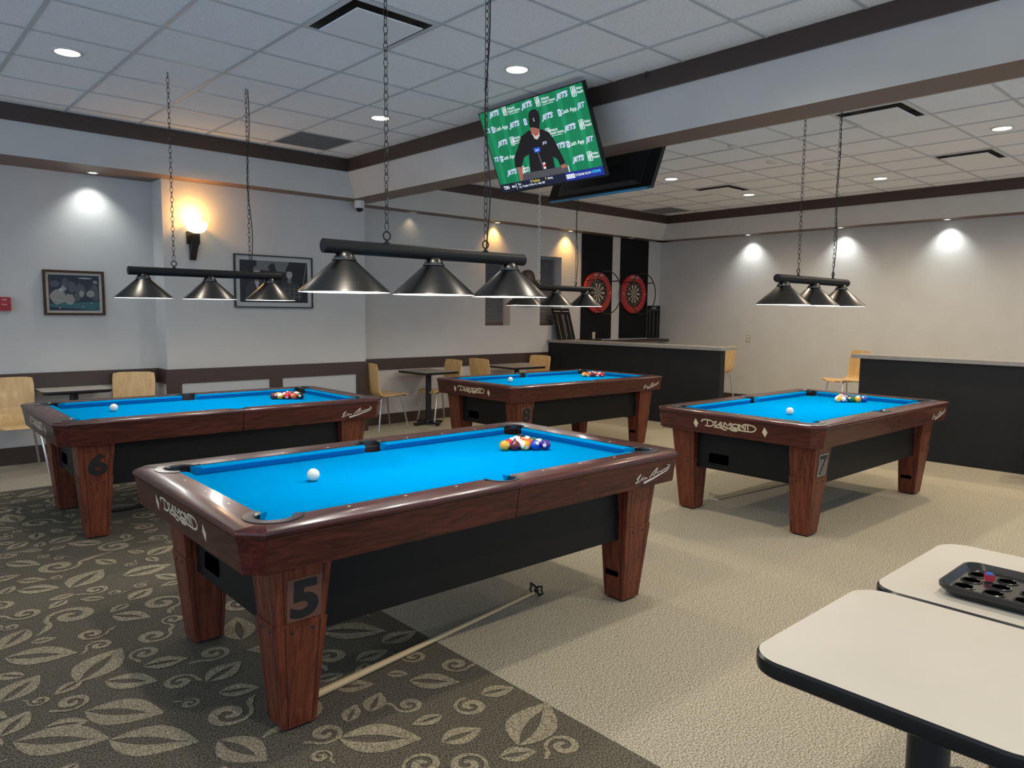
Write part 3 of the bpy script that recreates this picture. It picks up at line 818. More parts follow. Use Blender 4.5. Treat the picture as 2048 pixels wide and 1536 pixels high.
for k in '5678':
    A, ph, rows = RACK[k]; a = TABLES[k][2]
    d1 = (math.cos(R(ph)), math.sin(R(ph))); d2 = (math.cos(R(ph + 60)), math.sin(R(ph + 60))); D = 2 * BR + .0003
    for j, row in enumerate(rows):
        for i, n in enumerate(row):
            x = A[0] + (i * d1[0] + j * d2[0]) * D; y = A[1] + (i * d1[1] + j * d2[1]) * D
            o = bpy.data.objects.new('pool_ball', BM[n]); COL.objects.link(o)
            w = tab_world(k, x, y, ZBED + BR + .0002); o.location = w
            # turn each ball differently; most stripes tilt
            face = math.atan2(-w[1], -w[0])
            if (k, n) in SEEN: e = SEEN[(k, n)]; o.rotation_euler = (0, R(-e[1]), face + R(e[0]))
            elif (k, n) in SEEN3: e = SEEN3[(k, n)]; o.rotation_euler = (e[0], e[1], face + e[2])
            else: o.rotation_euler = (rb_.uniform(-.9, .9) if n > 8 else rb_.uniform(-1.2, 1.2), rb_.uniform(-.5, .5), face + rb_.uniform(1., 5.2))
            pos = ['first', 'second', 'third', 'fourth', 'fifth'][i]
            nm = ('%s %s ball' % ('solid' if n <= 8 else 'striped', CN[n if n <= 8 else n - 8]))
            tag(o, '%s, %s from left in %s, racked on %s' % (nm, pos, ROWN[j], TSHORT[k]), 'pool ball', 'racked balls on ' + TSHORT[k])
CUE = {'5': (.608, .747), '6': (.518, .801), '7': (.714, .599), '8': (.664, .821)}
for k, (x, y) in CUE.items():
    o = bpy.data.objects.new('cue_ball', BM[0]); COL.objects.link(o); o.location = tab_world(k, x, y, ZBED + BR + .0002)
    o.rotation_euler = (R(-28), R(-18), .5) if k == '6' else (2.6, .4, 1)
    tag(o, 'white cue ball alone on the blue cloth of ' + TSHORT[k], 'cue ball', 'cue balls')

# ------------------------------------------------------------------ hanging lamps
def chain_mesh(length, key, pitch=.036):
    mb = MB(); n = int(length / pitch)
    for i in range(n):
        z = -i * pitch - .02; ax = i % 2
        pts = []
        for k in range(12):
            t = 2 * PI * k / 12; u = .0105 * math.cos(t); v = .0235 * math.sin(t)
            pts.append((u, 0, z + v) if ax else (0, u, z + v))
        rings = []
        for k in range(12):
            p = Vector(pts[k]); c = Vector((0, 0, z)); rad = (p - c).normalized(); nb = Vector((0, 1, 0)) if ax else Vector((1, 0, 0))
            rings.append([p + (rad * math.cos(2 * PI * q / 5) + nb * math.sin(2 * PI * q / 5)) * .0021 for q in range(5)])
        mb.loft(rings + [rings[0]], key, True, False)
    return mb
def make_lamp(chainkey, cz):
    t = thing('billiard_light', 'x', 'hanging lamp', group='three-shade lamps over the pool tables')
    # local frame: x along the bar, z = 0 at bar centre, centre of the bar at x = 0
    mb = MB(); rr = .031
    mb.tube([(-.583, 0, 0), (-.581, 0, 0), (.581, 0, 0), (.583, 0, 0)], [rr - .003, rr, rr, rr - .003], 'lampblack', 20); mb.build('bar', t)
    for x in (-.48, 0, .487):
        mb = MB()
        prof = [(.026, -.018), (.034, -.024), (.040, -.034), (.047, -.047), (.047, -.050), (.053, -.052), (.053, -.057), (.049, -.058), (.197, -.192), (.200, -.198), (.1975, -.198), (.194, -.192), (.047, -.062), (.02, -.050)]
        ks = ['shade'] * 10 + ['shadein'] * 3
        mb.lathe(prof, 'shade', 40, (x, 0, 0), keys=ks); sh = mb.build('lamp_shade', t)
        mb = MB(); mb.lathe([(.001, -.152), (.018, -.148), (.028, -.132), (.030, -.115), (.022, -.092), (.014, -.078), (.014, -.060)], 'bulb', 16, (x, 0, 0)); mb.build('bulb', sh)
    for i, x in enumerate((-.262, .322)):
        mb = MB()
        mb.lathe([(.016, .026), (.016, .032), (.008, .036), (.006, .044)], 'lampblack', 14, (x, 0, 0))
        rings = []
        for k in range(17):
            a = 2 * PI * k / 16; c = Vector((x, 0, .064)); rad = Vector((math.cos(a), 0, math.sin(a))); p = c + rad * .019
            rings.append([p + (rad * math.cos(2 * PI * q / 6) + Vector((0, 1, 0)) * math.sin(2 * PI * q / 6)) * .0038 for q in range(6)])
        mb.loft(rings, 'lampblack', True, False); mb.build('ring_hook', t)
        L = ZC - cz - .085
        cm = chain_mesh(L, chainkey); co = cm.build('chain', t); co.location = (x, 0, ZC - cz - .004)
        if chainkey == 'chainb' and i == 1:
            co.data.materials[0] = M['chain']
    mb = MB(); pts = []
    n = 26
    for k in range(n + 1):
        f = k / n; pts.append((.322 + .014 * math.sin(f * 9) + .010, .006 * math.cos(f * 14), .035 + (ZC - cz - .04) * f))
    mb.tube(pts, .0035, 'cord', 6); mb.build('cord', t)
    return t
LZ = 1.797
LAMPX = {'5': 1.219, '6': 1.204, '8': 1.200, '7': 1.163}
LL = {'5': 'black three-shade billiard lamp on long chains, the largest, over pool table 5', '6': 'black three-shade billiard lamp on chains in front of the framed pictures, over table 6', '7': 'black three-shade billiard lamp on chains against the bare right wall, over table 7', '8': 'black three-shade billiard lamp with a bright silver chain, over table 8 by the dartboards'}
lampA = make_lamp('chain', LZ); lampB = make_lamp('chainb', LZ)
for k in '567':
    loc = tab_world(k, LAMPX[k], .680, LZ); a = TABLES[k][2]
    if k == '5': lampA.location = loc; lampA.rotation_euler = (0, 0, a); lampA['label'] = LL[k]
    else: dup(lampA, loc, a, LL[k])
lampB.location = tab_world('8', LAMPX['8'], .680, LZ); lampB.rotation_euler = (0, 0, TABLES['8'][2]); lampB['label'] = LL['8']
def light(kind, name, loc, power, col=(1, 1, 1), size=.05, rot=None, spot=None, blend=.5):
    l = bpy.data.lights.new(name, kind); l.energy = power; l.color = col
    if kind in ('POINT', 'SPOT'): l.shadow_soft_size = size
    if kind == 'SPOT': l.spot_size = R(spot); l.spot_blend = blend
    if kind == 'AREA': l.size = size
    o = bpy.data.objects.new(name, l); COL.objects.link(o); o.location = loc
    if rot: o.rotation_euler = rot
    return o
def aim(o, target):
    d = Vector(target) - Vector(o.location); o.rotation_euler = d.to_track_quat('-Z', 'Y').to_euler()
PB = 10.6
for k in '5678':
    for x in (-.48, 0, .487):
        light('POINT', 'lamp_light', tab_world(k, LAMPX[k] + x, .680, LZ - .158), PB, (1, .965, .90), .028)

# ------------------------------------------------------------------ ceiling fixtures
def downlight(loc, label, group='recessed ceiling downlights'):
    t = thing('downlight', label, 'ceiling light', loc, 0, group)
    mb = MB(); mb.lathe([(.095, 0), (.095, -.006), (.078, -.008), (.074, -.002), (.074, 0)], 'downtrim', 28); mb.build('trim_ring', t)
    mb = MB(); mb.lathe([(.001, -.003), (.05, -.0032), (.074, -.002)], 'down', 28); mb.build('lens', t)
    return t
DL = [((1.256, 5.91), 'round ceiling downlight nearest the left edge of the photo'), ((3.70, 4.035), 'round ceiling downlight just left above the lit television'), ((3.715, 5.87), 'round ceiling downlight behind the long lamp chain'),
      ((8.04, 2.13), 'round ceiling downlight at the far right beyond the beam'), ((8.04, 5.80), 'round ceiling downlight just right of the dark television back'), ((9.86, 5.745), 'round ceiling downlight beside the square vent in the far bay'), ((9.85, 3.91), 'round ceiling downlight right of the thin lamp chains in the far bay')]
d0 = None
for (p, lb) in DL:
    loc = (p[0], p[1], ZC - .001)
    if d0 is None: d0 = downlight(loc, lb)
    else: dup(d0, loc, 0, lb)
WARM = (1, .84, .62); NEUT = (1, .90, .76)
for p, pw, c in [((1.256, 5.91), 62, NEUT), ((3.70, 4.035), 62, NEUT), ((3.715, 5.87), 55, NEUT), ((8.04, 2.13), 90, WARM), ((8.04, 5.80), 75, WARM), ((9.86, 5.745), 75, WARM), ((9.85, 3.91), 90, WARM),
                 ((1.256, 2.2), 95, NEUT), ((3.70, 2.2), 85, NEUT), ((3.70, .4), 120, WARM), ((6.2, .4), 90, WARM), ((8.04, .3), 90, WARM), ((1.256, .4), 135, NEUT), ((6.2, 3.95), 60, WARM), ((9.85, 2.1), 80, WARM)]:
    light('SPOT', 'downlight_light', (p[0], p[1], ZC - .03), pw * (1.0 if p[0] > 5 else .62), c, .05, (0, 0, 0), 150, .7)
def diffuser(x, y, s, label):
    t = thing('ceiling_diffuser', label, 'ceiling vent', (x, y, ZC), 0, 'square ceiling air diffusers')
    h = s / 2
    mb = MB()
    def sq(a, z): return [(-a, -a, z), (a, -a, z), (a, a, z), (-a, a, z)]
    mb.loft([sq(h, 0), sq(h, -.008), sq(h - .028, -.010), sq(h - .045, .05)], 'vent', True, False, keys=['vent', 'vent', 'ventdark']); mb.build('frame', t)
    mb = MB(); mb.add(sq(h - .04, .05), [(0, 3, 2, 1)], 'ventdark'); mb.build('throat', t)
    mb = MB(); mb.loft([sq(h - .075, -.034), sq(h - .072, -.028)], 'plaque'); mb.build('plaque', t)
    return t
diffuser(2.5, 4.05, .60, 'white square ceiling diffuser at the top edge, nearest, left of the beam')
diffuser(6.753, 2.715, .595, 'white square ceiling diffuser cut off by the beam, beside the thin lamp chain')
diffuser(9.18, 2.715, .595, 'white square ceiling diffuser at far right above the bare wall')
diffuser(9.18, 5.765, .595, 'small square ceiling diffuser right of the black television, in the far bay')
for (x, y, lb) in ((3.72, 7.15, 'grey return air grille in the ceiling above the picture wall'), (10.4, 7.6, 'grey return air grille in the far ceiling corner')):
    t = thing('return_grille', lb, 'ceiling vent', (x, y, ZC), 0, 'grey return air grilles')
    mb = MB(); mb.box(-.30, .30, -.305, .305, -.004, .004, 'grille')
    mb.build('panel', t)
    mb = MB()
    for k in range(1, 30): mb.box(-.28, .28, -.305 + .0203 * k - .003, -.305 + .0203 * k + .003, -.007, -.0045, 'grille')
    mb.build('louvre_set', t)
for (x, y, r, lb) in ((6.95, 4.24, .07, 'small dark-edged ceiling disc nearest the beam in the far bay'), (8.51, 3.94, .085, 'flat ceiling disc behind the thin lamp chain'), (7.97, 4.36, .075, 'pale ceiling disc left of the thin lamp chains')):
    mb = MB(); mb.lathe([(r, 0), (r * .97, -.010), (r * .75, -.018), (.001, -.020)], 'downtrim', 24); o = mb.build('smoke_detector', loc=(x, y, ZC - .0005)); tag(o, lb, 'smoke detector', 'ceiling discs')

# wall washers in the soffit undersides
WS = [(1.93, 8.27, 'spotglow', (.92, 1, 1), 17, 'small soffit spotlight lighting the wall above the brown framed picture'), (5.80, 8.37, 'vent', (1, .8, .5), 1.2, 'dim soffit spotlight just right of the white dome camera'), (7.31, 8.365, 'spotwarm', (1, .55, .16), 17, 'soffit spotlight with a warm glow above the left window'), (8.87, 8.34, 'spotwarm', (1, .55, .16), 28, 'soffit spotlight with the brightest orange glow, left of the dart panels'),
      (10.42, 8.33, 'vent', (1, 1, 1), 0, 'unlit soffit spotlight above the right-hand dartboard'), (11.28, 6.56, 'spotglow', (.92, 1, 1), 21, 'soffit spotlight on the right wall, left of the hanging lamp chains'), (11.28, 5.02, 'spotglow', (.92, 1, 1), 21, 'soffit spotlight on the right wall, behind the hanging lamp chains'), (11.30, 3.57, 'spotglow', (.92, 1, 1), 21, 'soffit spotlight on the right wall, rightmost of the bright three')]
for x, y, key, c, pw, lb in WS:
    t = thing('soffit_spotlight', lb, 'spotlight', (x, y, ZF), 0, 'small spotlights in the soffit')
    mb = MB(); mb.lathe([(.052, 0), (.052, -.006), (.040, -.008), (.034, -.002), (.034, 0)], 'downtrim', 20); mb.build('trim_ring', t)
    mb = MB(); mb.lathe([(.001, -.002), (.034, -.003)], key, 20); mb.build('lens', t)
    if pw:
        o = light('SPOT', 'washer_light', (x, y, ZF - .02), pw * 1.25, c, .03, None, 104, 1.0)
        if y > 8: aim(o, (x, YW - .0, 1.75))
        else: aim(o, (XW, y, 1.8))

# ------------------------------------------------------------------ televisions
TVW, TVH = 1.24, .712
def tv_frame(center, yaw, tilt):
    n = Vector((math.cos(yaw) * math.cos(tilt), math.sin(yaw) * math.cos(tilt), -math.sin(tilt)))
    r_ = Vector((-math.sin(yaw), math.cos(yaw), 0)); u = n.cross(r_)
    m = Matrix((r_, n, u)).transposed().to_4x4(); m.translation = Vector(center); return m
def make_tv(label, matrix, on):
    t = thing('television', label, 'television', group='televisions on the beam')
    t.matrix_world = matrix
    # local: x right (as the viewer sees it), y towards the viewer, z up
    mb = MB(); mb.box(-TVW / 2, TVW / 2, -.035, 0, -TVH / 2, TVH / 2, 'tvblack'); 
    b = .008
    mb.box(-TVW / 2, TVW / 2, 0, .003, -TVH / 2, -TVH / 2 + .014, 'tvblack'); mb.box(-TVW / 2, TVW / 2, 0, .003, TVH / 2 - b, TVH / 2, 'tvblack')
    mb.box(-TVW / 2, -TVW / 2 + b, 0, .003, -TVH / 2 + .014, TVH / 2 - b, 'tvblack'); mb.box(TVW / 2 - b, TVW / 2, 0, .003, -TVH / 2 + .014, TVH / 2 - b, 'tvblack')
    mb.build('casing', t)
    mb = MB(); mb.loft([[(-.50, -.035, -.32), (.50, -.035, -.32), (.50, -.035, .12), (-.50, -.035, .12)], [(-.44, -.062, -.29), (.44, -.062, -.29), (.44, -.062, .06), (-.44, -.062, .06)]], 'tvback')
    mb.build('back_cover', t)
    mb = MB(); mb.box(-.25, .25, -.075, -.062, -.12, .05, 'black'); mb.box(-.03, .03, -.105, -.075, -.06, .26, 'black'); mb.build('mount_bracket', t)
    sc = MB()
    w, h = TVW - 2 * b, TVH - b - .014; x0 = -TVW / 2 + b; z1 = TVH / 2 - b
    T = lambda u, v, hh: (x0 + u * w, .0008 + hh, z1 - v * h)
    def P(pts, key, l): 
        a = sum(pts[i][0] * pts[(i + 1) % len(pts)][1] - pts[(i + 1) % len(pts)][0] * pts[i][1] for i in range(len(pts)))
        sc.poly(pts if a > 0 else pts[::-1], T, key, l)
    if not on:
        P([(0, 0), (1, 0), (1, 1), (0, 1)], 'tvblack', 0); sc.build('screen', t); return t
    P([(0, 0), (1, 0), (1, 1), (0, 1)], 's_green', 0)
    rr = random.Random(2)
    for k in range(7):
        x = .06 + .14 * k; P([(x, 0), (x + .05, 0), (x + .01, .9), (x - .02, .9)], 's_green2', .0001)
    TX = lambda u, v, hh: T(u, -v, hh)
    as_ = w / h
    def txt(s, u, v, size, key, l=.0004, bold=.01, shear=0., sx=1., al='CENTER'):
        sc.text(s, lambda a, c, hh: T(a, -c, hh), size, key, u, -v, l, bold, shear, sx / as_, al)
    for u, v in [(0.153, 0.045), (0.485, 0.058), (0.811, 0.068), (0.32, 0.228), (0.642, 0.239), (0.945, 0.231), (0.152, 0.399), (0.809, 0.419), (0.043, 0.219), (0.68, 0.59), (0.945, 0.599), (0.043, 0.575), (0.81, 0.773), (0.158, 0.768)]:
        if u > .94 or u < .05:
            txt('JET' if u > .9 else 'TS', u, v, .075, 's_lilac', .0003, .035, .25, 1.)
        else:
            txt('JETS', u, v + .008, .074, 's_lilac', .0003, .045, .3, 1.25)
            P([(u - .01, v - .030), (u + .035, v - .038), (u + .055, v - .034), (u + .03, v - .028), (u - .01, v - .024)], 's_lilac', .0003)
    for u, v in [(0.178, 0.232), (0.831, 0.245), (0.824, 0.602), (0.166, 0.588)]: txt('Cash App', u + .005, v, .062, 's_white', .0003, .012)
    for u, v in [(0.098, 0.221), (0.756, 0.239), (0.757, 0.593), (0.094, 0.584), (0.432, 0.234)]:
        P([(u - .014, v - .038), (u + .014, v - .038), (u + .014, v + .038), (u - .014, v + .038)], 's_lilac', .0003); txt('S', u, v, .05, 's_green', .0004, .02)
    for u, v in [(0.265, 0.049), (0.593, 0.058), (0.914, 0.067), (0.257, 0.408), (0.913, 0.42), (0.914, 0.771), (0.612, 0.417), (0.276, 0.774)]:
        for a, c in (((u - .017, v - .05), (u + .017, v - .05)), ((u + .017, v - .05), (u + .017, v + .05)), ((u + .017, v + .05), (u - .017, v + .05)), ((u - .017, v + .05), (u - .017, v - .05)), ((u - .008, v + .04), (u + .008, v - .04)), ((u, v + .045), (u + .013, v - .02)), ((u - .013, v + .02), (u, v - .045))):
            sc.ribbon([a, c], .005, T, 's_white', .0003)
    for u, v in [(0.341, 0.055), (0.673, 0.061), (0.314, 0.396), (0.674, 0.416), (0.319, 0.769)]:
        txt('Atlantic', u - .045, v - .018, .042, 's_white', .0003, .012, 0, 1, 'L'); txt('Health System', u - .045, v + .022, .042, 's_white', .0003, .012, 0, .9, 'L')
        sc.ribbon([(u - .045, v + .048), (u + .06, v + .048)], .005, T, 's_white', .0003)
    for u, v in [(0.938, 0.063), (0.938, 0.416), (0.936, 0.766)]:
        txt('Atlan', u, v - .018, .042, 's_white', .0003, .012, 0, 1, 'L'); txt('Health', u, v + .022, .042, 's_white', .0003, .012, 0, .9, 'L')
    # person in cap at a lectern
    P([(0.445, 0.337), (0.355, 0.38), (0.295, 0.491), (0.227, 0.605), (0.207, 0.719), (0.272, 0.738), (0.322, 0.63), (0.381, 0.60), (0.341, 0.83), (0.585, 0.83), (0.596, 0.689), (0.629, 0.73), (0.639, 0.812), (0.692, 0.798), (0.677, 0.682), (0.648, 0.509), (0.619, 0.412), (0.557, 0.359), (0.508, 0.30), (0.472, 0.33), (0.454, 0.345)], 's_sblack', .0006)
    P([(0.461, 0.29), (0.49, 0.28), (0.547, 0.30), (0.545, 0.353), (0.535, 0.393), (0.512, 0.430), (0.48, 0.438), (0.458, 0.39)], 's_skin', .0008)
    P([(0.468, 0.375), (0.485, 0.416), (0.516, 0.412), (0.534, 0.38), (0.53, 0.425), (0.5, 0.461), (0.473, 0.443)], 's_beard', .0009)
    P([(0.492, 0.392), (0.516, 0.39), (0.512, 0.404), (0.494, 0.405)], 's_sred', .001)
    P([(0.477, 0.17), (0.495, 0.135), (0.522, 0.122), (0.555, 0.13), (0.575, 0.163), (0.577, 0.217), (0.568, 0.268), (0.553, 0.317), (0.544, 0.352), (0.52, 0.335), (0.489, 0.315), (0.46, 0.311), (0.465, 0.247)], 's_sblack', .001)
    txt('2', .515, .235, .05, 's_white', .0011)
    P([(0.228, 0.724), (0.284, 0.731), (0.252, 0.882), (0.222, 0.898)], 's_skin', .0008); P([(0.645, 0.803), (0.691, 0.795), (0.693, 0.84), (0.647, 0.846)], 's_skin', .0008)
    P([(0.25, 0.813), (0.711, 0.823), (0.712, 0.9), (0.242, 0.9)], 's_sgrey', .0007); P([(0.703, 0.823), (0.711, 0.823), (0.712, 0.9), (0.704, 0.9)], 's_white', .0009)
    P([(0.464, 0.60), (0.476, 0.60), (0.488, 0.804), (0.473, 0.807)], 's_sgrey', .0009); P([(0.436, 0.545), (0.5, 0.55), (0.496, 0.6), (0.44, 0.604)], 's_mic', .001); txt('abc7', .468, .576, .035, 's_white', .0011)
    P([(0.489, 0.734), (0.51, 0.734), (0.505, 0.808), (0.481, 0.808)], 's_white', .0009); P([(0.489, 0.755), (0.51, 0.755), (0.507, 0.785), (0.485, 0.785)], 's_sred', .001)
    txt('JETS', .554, .52, .038, 's_lilac', .0009, .03, .25)
    P([(0, .896), (1, .902), (1, 1), (0, 1)], 's_navy', .0012); P([(.661, .902), (1, .902), (1, 1), (.661, 1)], 's_blue', .0014)
    txt('TSN', .058, .945, .06, 's_white', .0016, .03); txt('MLB', .138, .945, .038, 's_white', .0016, .02); sc.ribbon([(.168, .91), (.168, .985)], .004, T, 's_white', .0016)
    txt('Bos', .19, .928, .036, 's_white', .0016, .015, 0, 1, 'L'); txt('TB', .19, .968, .036, 's_white', .0016, .015, 0, 1, 'L')
    txt('5', .325, .922, .04, 's_white', .0016, .02); txt('Yankees', .375, .922, .042, 's_yel', .0016, .012); txt('7', .475, .925, .045, 's_yel', .0016, .02); txt('FINAL', .52, .925, .036, 's_white', .0016, .012)
    txt('3 Singles: 8 AB, 6 K, 4 BB, RBI', .34, .965, .034, 's_white', .0016, .012)
    P([(.668, .925), (.745, .925), (.745, .975), (.668, .975)], 's_white', .0016)
    for k in range(5): sc.ribbon([(.676 + .015 * k, .932), (.676 + .015 * k, .968)], .004, T, 's_navy', .0018)
    txt('STREAM NOW', .822, .948, .038, 's_white', .0016, .012); txt('crave', .935, .945, .062, 's_cyan', .0016, .03)
    s = sc.build('screen', t); return t
make_tv('lit television showing a person in black cap at lectern, hung from the beam', tv_frame((4.309, 4.426, 2.899), 3.116, .413), True)
tv2 = make_tv('dark television seen from behind, back to back with the lit one', tv_frame((5.235, 4.46, 2.895), 3.116 - PI, .40), False)
mb = MB(); mb.box(-TVW / 2 + .05, TVW / 2 - .02, -.037, -.002, -TVH / 2 - .006, -TVH / 2 - .0005, 'bluereflect'); mb.build('bottom_edge_reflection', tv2)  # blue reflection along the bottom edge, put in as a coloured strip
# small hooks at the ceiling edge beside the television
for y in (3.94, 3.42):
    mb = MB(); mb.tube([(4.405, y, ZC - .001), (4.405, y, ZC - .02), (4.400, y, ZC - .04), (4.385, y, ZC - .045), (4.378, y, ZC - .03)], .005, 'cord', 6)
    o = mb.build('cable_hook'); tag(o, 'tiny black hook on the crown board, %s the lit television' % ('just right of' if y > 3.9 else 'further right of'), 'hook', 'small hooks above the beam')

# ------------------------------------------------------------------ wall things
def picture(name, label, x0, x1, z0, z1, yw, fw, mw, fkey, mkey, art):
    cx, cz = (x0 + x1) / 2, (z0 + z1) / 2
    t = thing(name, label, 'picture', (cx, yw - .002, cz), 0, 'framed pictures')
    W, H = (x1 - x0) / 2, (z1 - z0) / 2
    mb = MB()
    for a, b, c, d in ((-W, W, H - fw, H), (-W, W, -H, -H + fw), (-W, -W + fw, -H + fw, H - fw), (W - fw, W, -H + fw, H - fw)): mb.box(a, b, -.028, 0, c, d, fkey)
    mb.build('frame', t)
    mb = MB(); mb.box(-W + fw, W - fw, -.012, -.002, -H + fw, H - fw, mkey); mb.build('mount', t)
    mb = MB(); w, h = W - fw - mw, H - fw - mw
    T = lambda u, v, hh: (-w + 2 * w * u, -.0125 - hh, h - 2 * h * v)
    art(mb, T); mb.build('print', t)
    return t
def pp(mb, T, pts, key, l):
    a = sum(pts[i][0] * pts[(i + 1) % len(pts)][1] - pts[(i + 1) % len(pts)][0] * pts[i][1] for i in range(len(pts)))
    mb.poly(pts[::-1] if a > 0 else pts, T, key, l)
def blob(mb, T, cx, cy, rx, ry, key, l, n=14, wob=.15, rs=None):
    rs = rs or random.Random(int(cx * 997 + cy * 131)); pp(mb, T, [(cx + rx * math.cos(2 * PI * k / n) * (1 + rs.uniform(-wob, wob)), cy + ry * math.sin(2 * PI * k / n) * (1 + rs.uniform(-wob, wob))) for k in range(n)], key, l)
def art_a(mb, T):
    pp(mb, T, [(0, 0), (1, 0), (1, 1), (0, 1)], 'artdark', 0)
    pp(mb, T, [(0, .82), (.45, .78), (1, .74), (1, 1), (0, 1)], 'artteal', .0003)
    pp(mb, T, [(0, .9), (.5, .94), (.9, 1), (0, 1)], 'artdark', .0004)
    for c in ((.72, .08, .14, .022, 'arthi'), (.12, .25, .09, .09, 'artmid'), (.33, .2, .06, .14, 'artmid'), (.45, .33, .08, .16, 'artmid'), (.62, .42, .11, .18, 'artmid'), (.9, .45, .08, .2, 'artmid'), (.18, .62, .16, .2, 'artpale'), (.4, .68, .1, .16, 'artpale'), (.56, .6, .07, .14, 'artmid'), (.64, .52, .05, .1, 'artpale'), (.82, .52, .08, .1, 'artpale'), (.92, .6, .07, .12, 'artmid'), (.3, .35, .05, .1, 'artpale'), (.92, .18, .05, .05, 'artpale'), (.24, .42, .05, .06, 'arthi'), (.66, .88, .014, .018, 'arthi'), (.83, .78, .014, .018, 'arthi'), (.93, .93, .025, .018, 'artdark'), (.2, .93, .015, .018, 'arthi')):
        blob(mb, T, c[0], c[1], c[2], c[3], c[4], .0005 + .0001 * (c[1] * 10 % 3))
    mb.ribbon([(.05, .66), (.45, .82)], .012, T, 'arthi', .001)
def art_b(mb, T):
    pp(mb, T, [(0, 0), (1, 0), (1, 1), (0, 1)], 'bwblack', 0)
    pp(mb, T, [(.24, 0), (.72, 0), (.66, .26), (.24, .22)], 'bwmid', .0003)
    # two plain seated figures in dark clothes
    def fig(cx, sw, head, top):
        pp(mb, T, [(cx - sw, 1), (cx - sw * .95, .66), (cx - sw * .6, .52), (cx - .03, .46), (cx + .03, .46), (cx + sw * .6, .52), (cx + sw * .95, .66), (cx + sw, 1)], 'bwdark', .0004)
        pp(mb, T, [(cx - .022, .36), (cx + .022, .36), (cx + .03, .48), (cx, .54), (cx - .03, .48)], 'bwmid', .0005)
        blob(mb, T, cx, .30, .046, .115, 'bwlight', .0006, 16, .03)
        pp(mb, T, [(cx - .048, .30), (cx - .052, .20), (cx - .03, .145 - top), (cx + .03, .14 - top), (cx + .055, .20), (cx + .05, .32), (cx + .036, .24), (cx - .03, .235)], head, .0008)
        mb.ribbon([(cx - .028, .285), (cx - .008, .285)], .014, T, 'bwdark', .0009); mb.ribbon([(cx + .010, .285), (cx + .030, .285)], .014, T, 'bwdark', .0009); mb.ribbon([(cx - .014, .365), (cx + .016, .365)], .010, T, 'bwmid', .0009)
    fig(.24, .17, 'bwmid', 0); fig(.72, .19, 'bwblack', .04)
    pp(mb, T, [(.205, .5), (.275, .5), (.25, .72)], 'bwlight', .0006)
    for k in range(5): mb.ribbon([(.58 + .07 * k, .60), (.57 + .075 * k, .90)], .010, T, 'bwmid', .0006)
    for k in range(3): mb.ribbon([(.555, .66 + .09 * k), (.89, .67 + .09 * k)], .014, T, 'bwmid', .0006)
    pp(mb, T, [(.40, .14), (.46, .05), (.50, .06), (.52, .2), (.56, .34), (.57, .6), (.43, .6), (.44, .3)], 'bwblack', .0004)
    mb.ribbon([(.985, .02), (.93, .55)], .006, T, 'bwlight', .0006)
    pp(mb, T, [(0, .9), (1, .93), (1, 1), (0, 1)], 'bwblack', .0009)
picture('framed_picture', 'small brown-framed colour picture of a pool scene on the recessed wall at left', 1.488, 2.026, 1.45, 1.893, YW, .022, .024, 'frameb', 'mata', art_a)
picture('framed_picture', 'large thin black-framed black-and-white picture of two figures beside the wall lamp', 3.245, 4.18, 1.546, 2.138, YB, .014, .048, 'framek', 'matb', art_b)
# wall lamp
t = thing('wall_sconce', 'lit wall sconce with a glowing bowl on a dark bracket beside the black-framed picture', 'wall lamp', (2.82, YB - .001, 2.27))
mb = MB(); mb.box(-.067, .067, -.022, 0, -.063, .066, 'bronze'); mb.build('back_plate', t)
mb = MB(); mb.loft([[(-.04, -.03, -.23), (.018, -.03, -.23), (.018, 0, -.23), (-.04, 0, -.23)], [(-.042, -.10, -.03), (.034, -.10, -.03), (.034, 0, -.03), (-.042, 0, -.03)], [(-.03, -.11, .03), (.03, -.11, .03), (.03, -.02, .03), (-.03, -.02, .03)]], 'bronze'); mb.build('bracket', t)
mb = MB(); mb.lathe([(.03, .045), (.07, .058), (.098, .090), (.108, .130), (.106, .158), (.100, .158), (.098, .13), (.088, .095), (.062, .068), (.02, .056)], 'sconce', 32, (0, -.118, 0)); mb.build('glass_bowl', t)
mb = MB(); mb.lathe([(.001, .19), (.02, .185), (.03, .16), (.028, .13), (.015, .09), (.015, .058)], 'sconce', 16, (-.02, -.118, 0)); mb.build('bulb', t)
light('POINT', 'sconce_light', (2.81, YB - .118, 2.27 + .235), 8.5, (1, .50, .14), .03)
# fire alarm, camera, outlets
t = thing('fire_alarm', 'red fire alarm pull station on the wall at the far left edge', 'fire alarm', (1.165, YW - .001, 1.552))
mb = MB(); mb.box(-.05, .05, -.045, 0, -.064, .066, 'red'); mb.build('housing', t)
mb = MB(); mb.box(-.035, .035, -.056, -.045, -.02, .012, 'red'); mb.text('PULL', lambda u, v, h: (u, -.0565 - h, v), .02, 'white', 0, -.004); mb.build('pull_handle', t)
mb = MB(); mb.text('FIRE', lambda u, v, h: (u, -.0455 - h, v), .022, 'white', 0, .04); mb.build('lettering', t)
t = thing('security_camera', 'white dome security camera at the corner where beam meets soffit', 'camera', (4.76, 8.0, ZF))
mb = MB(); mb.lathe([(.062, 0), (.062, -.07), (.056, -.085), (.05, -.088)], 'cctv', 28); mb.build('housing', t)
mb = MB(); mb.lathe([(.047, -.086), (.044, -.105), (.03, -.125), (.001, -.134)], 'glassblk', 24); mb.build('dome', t)
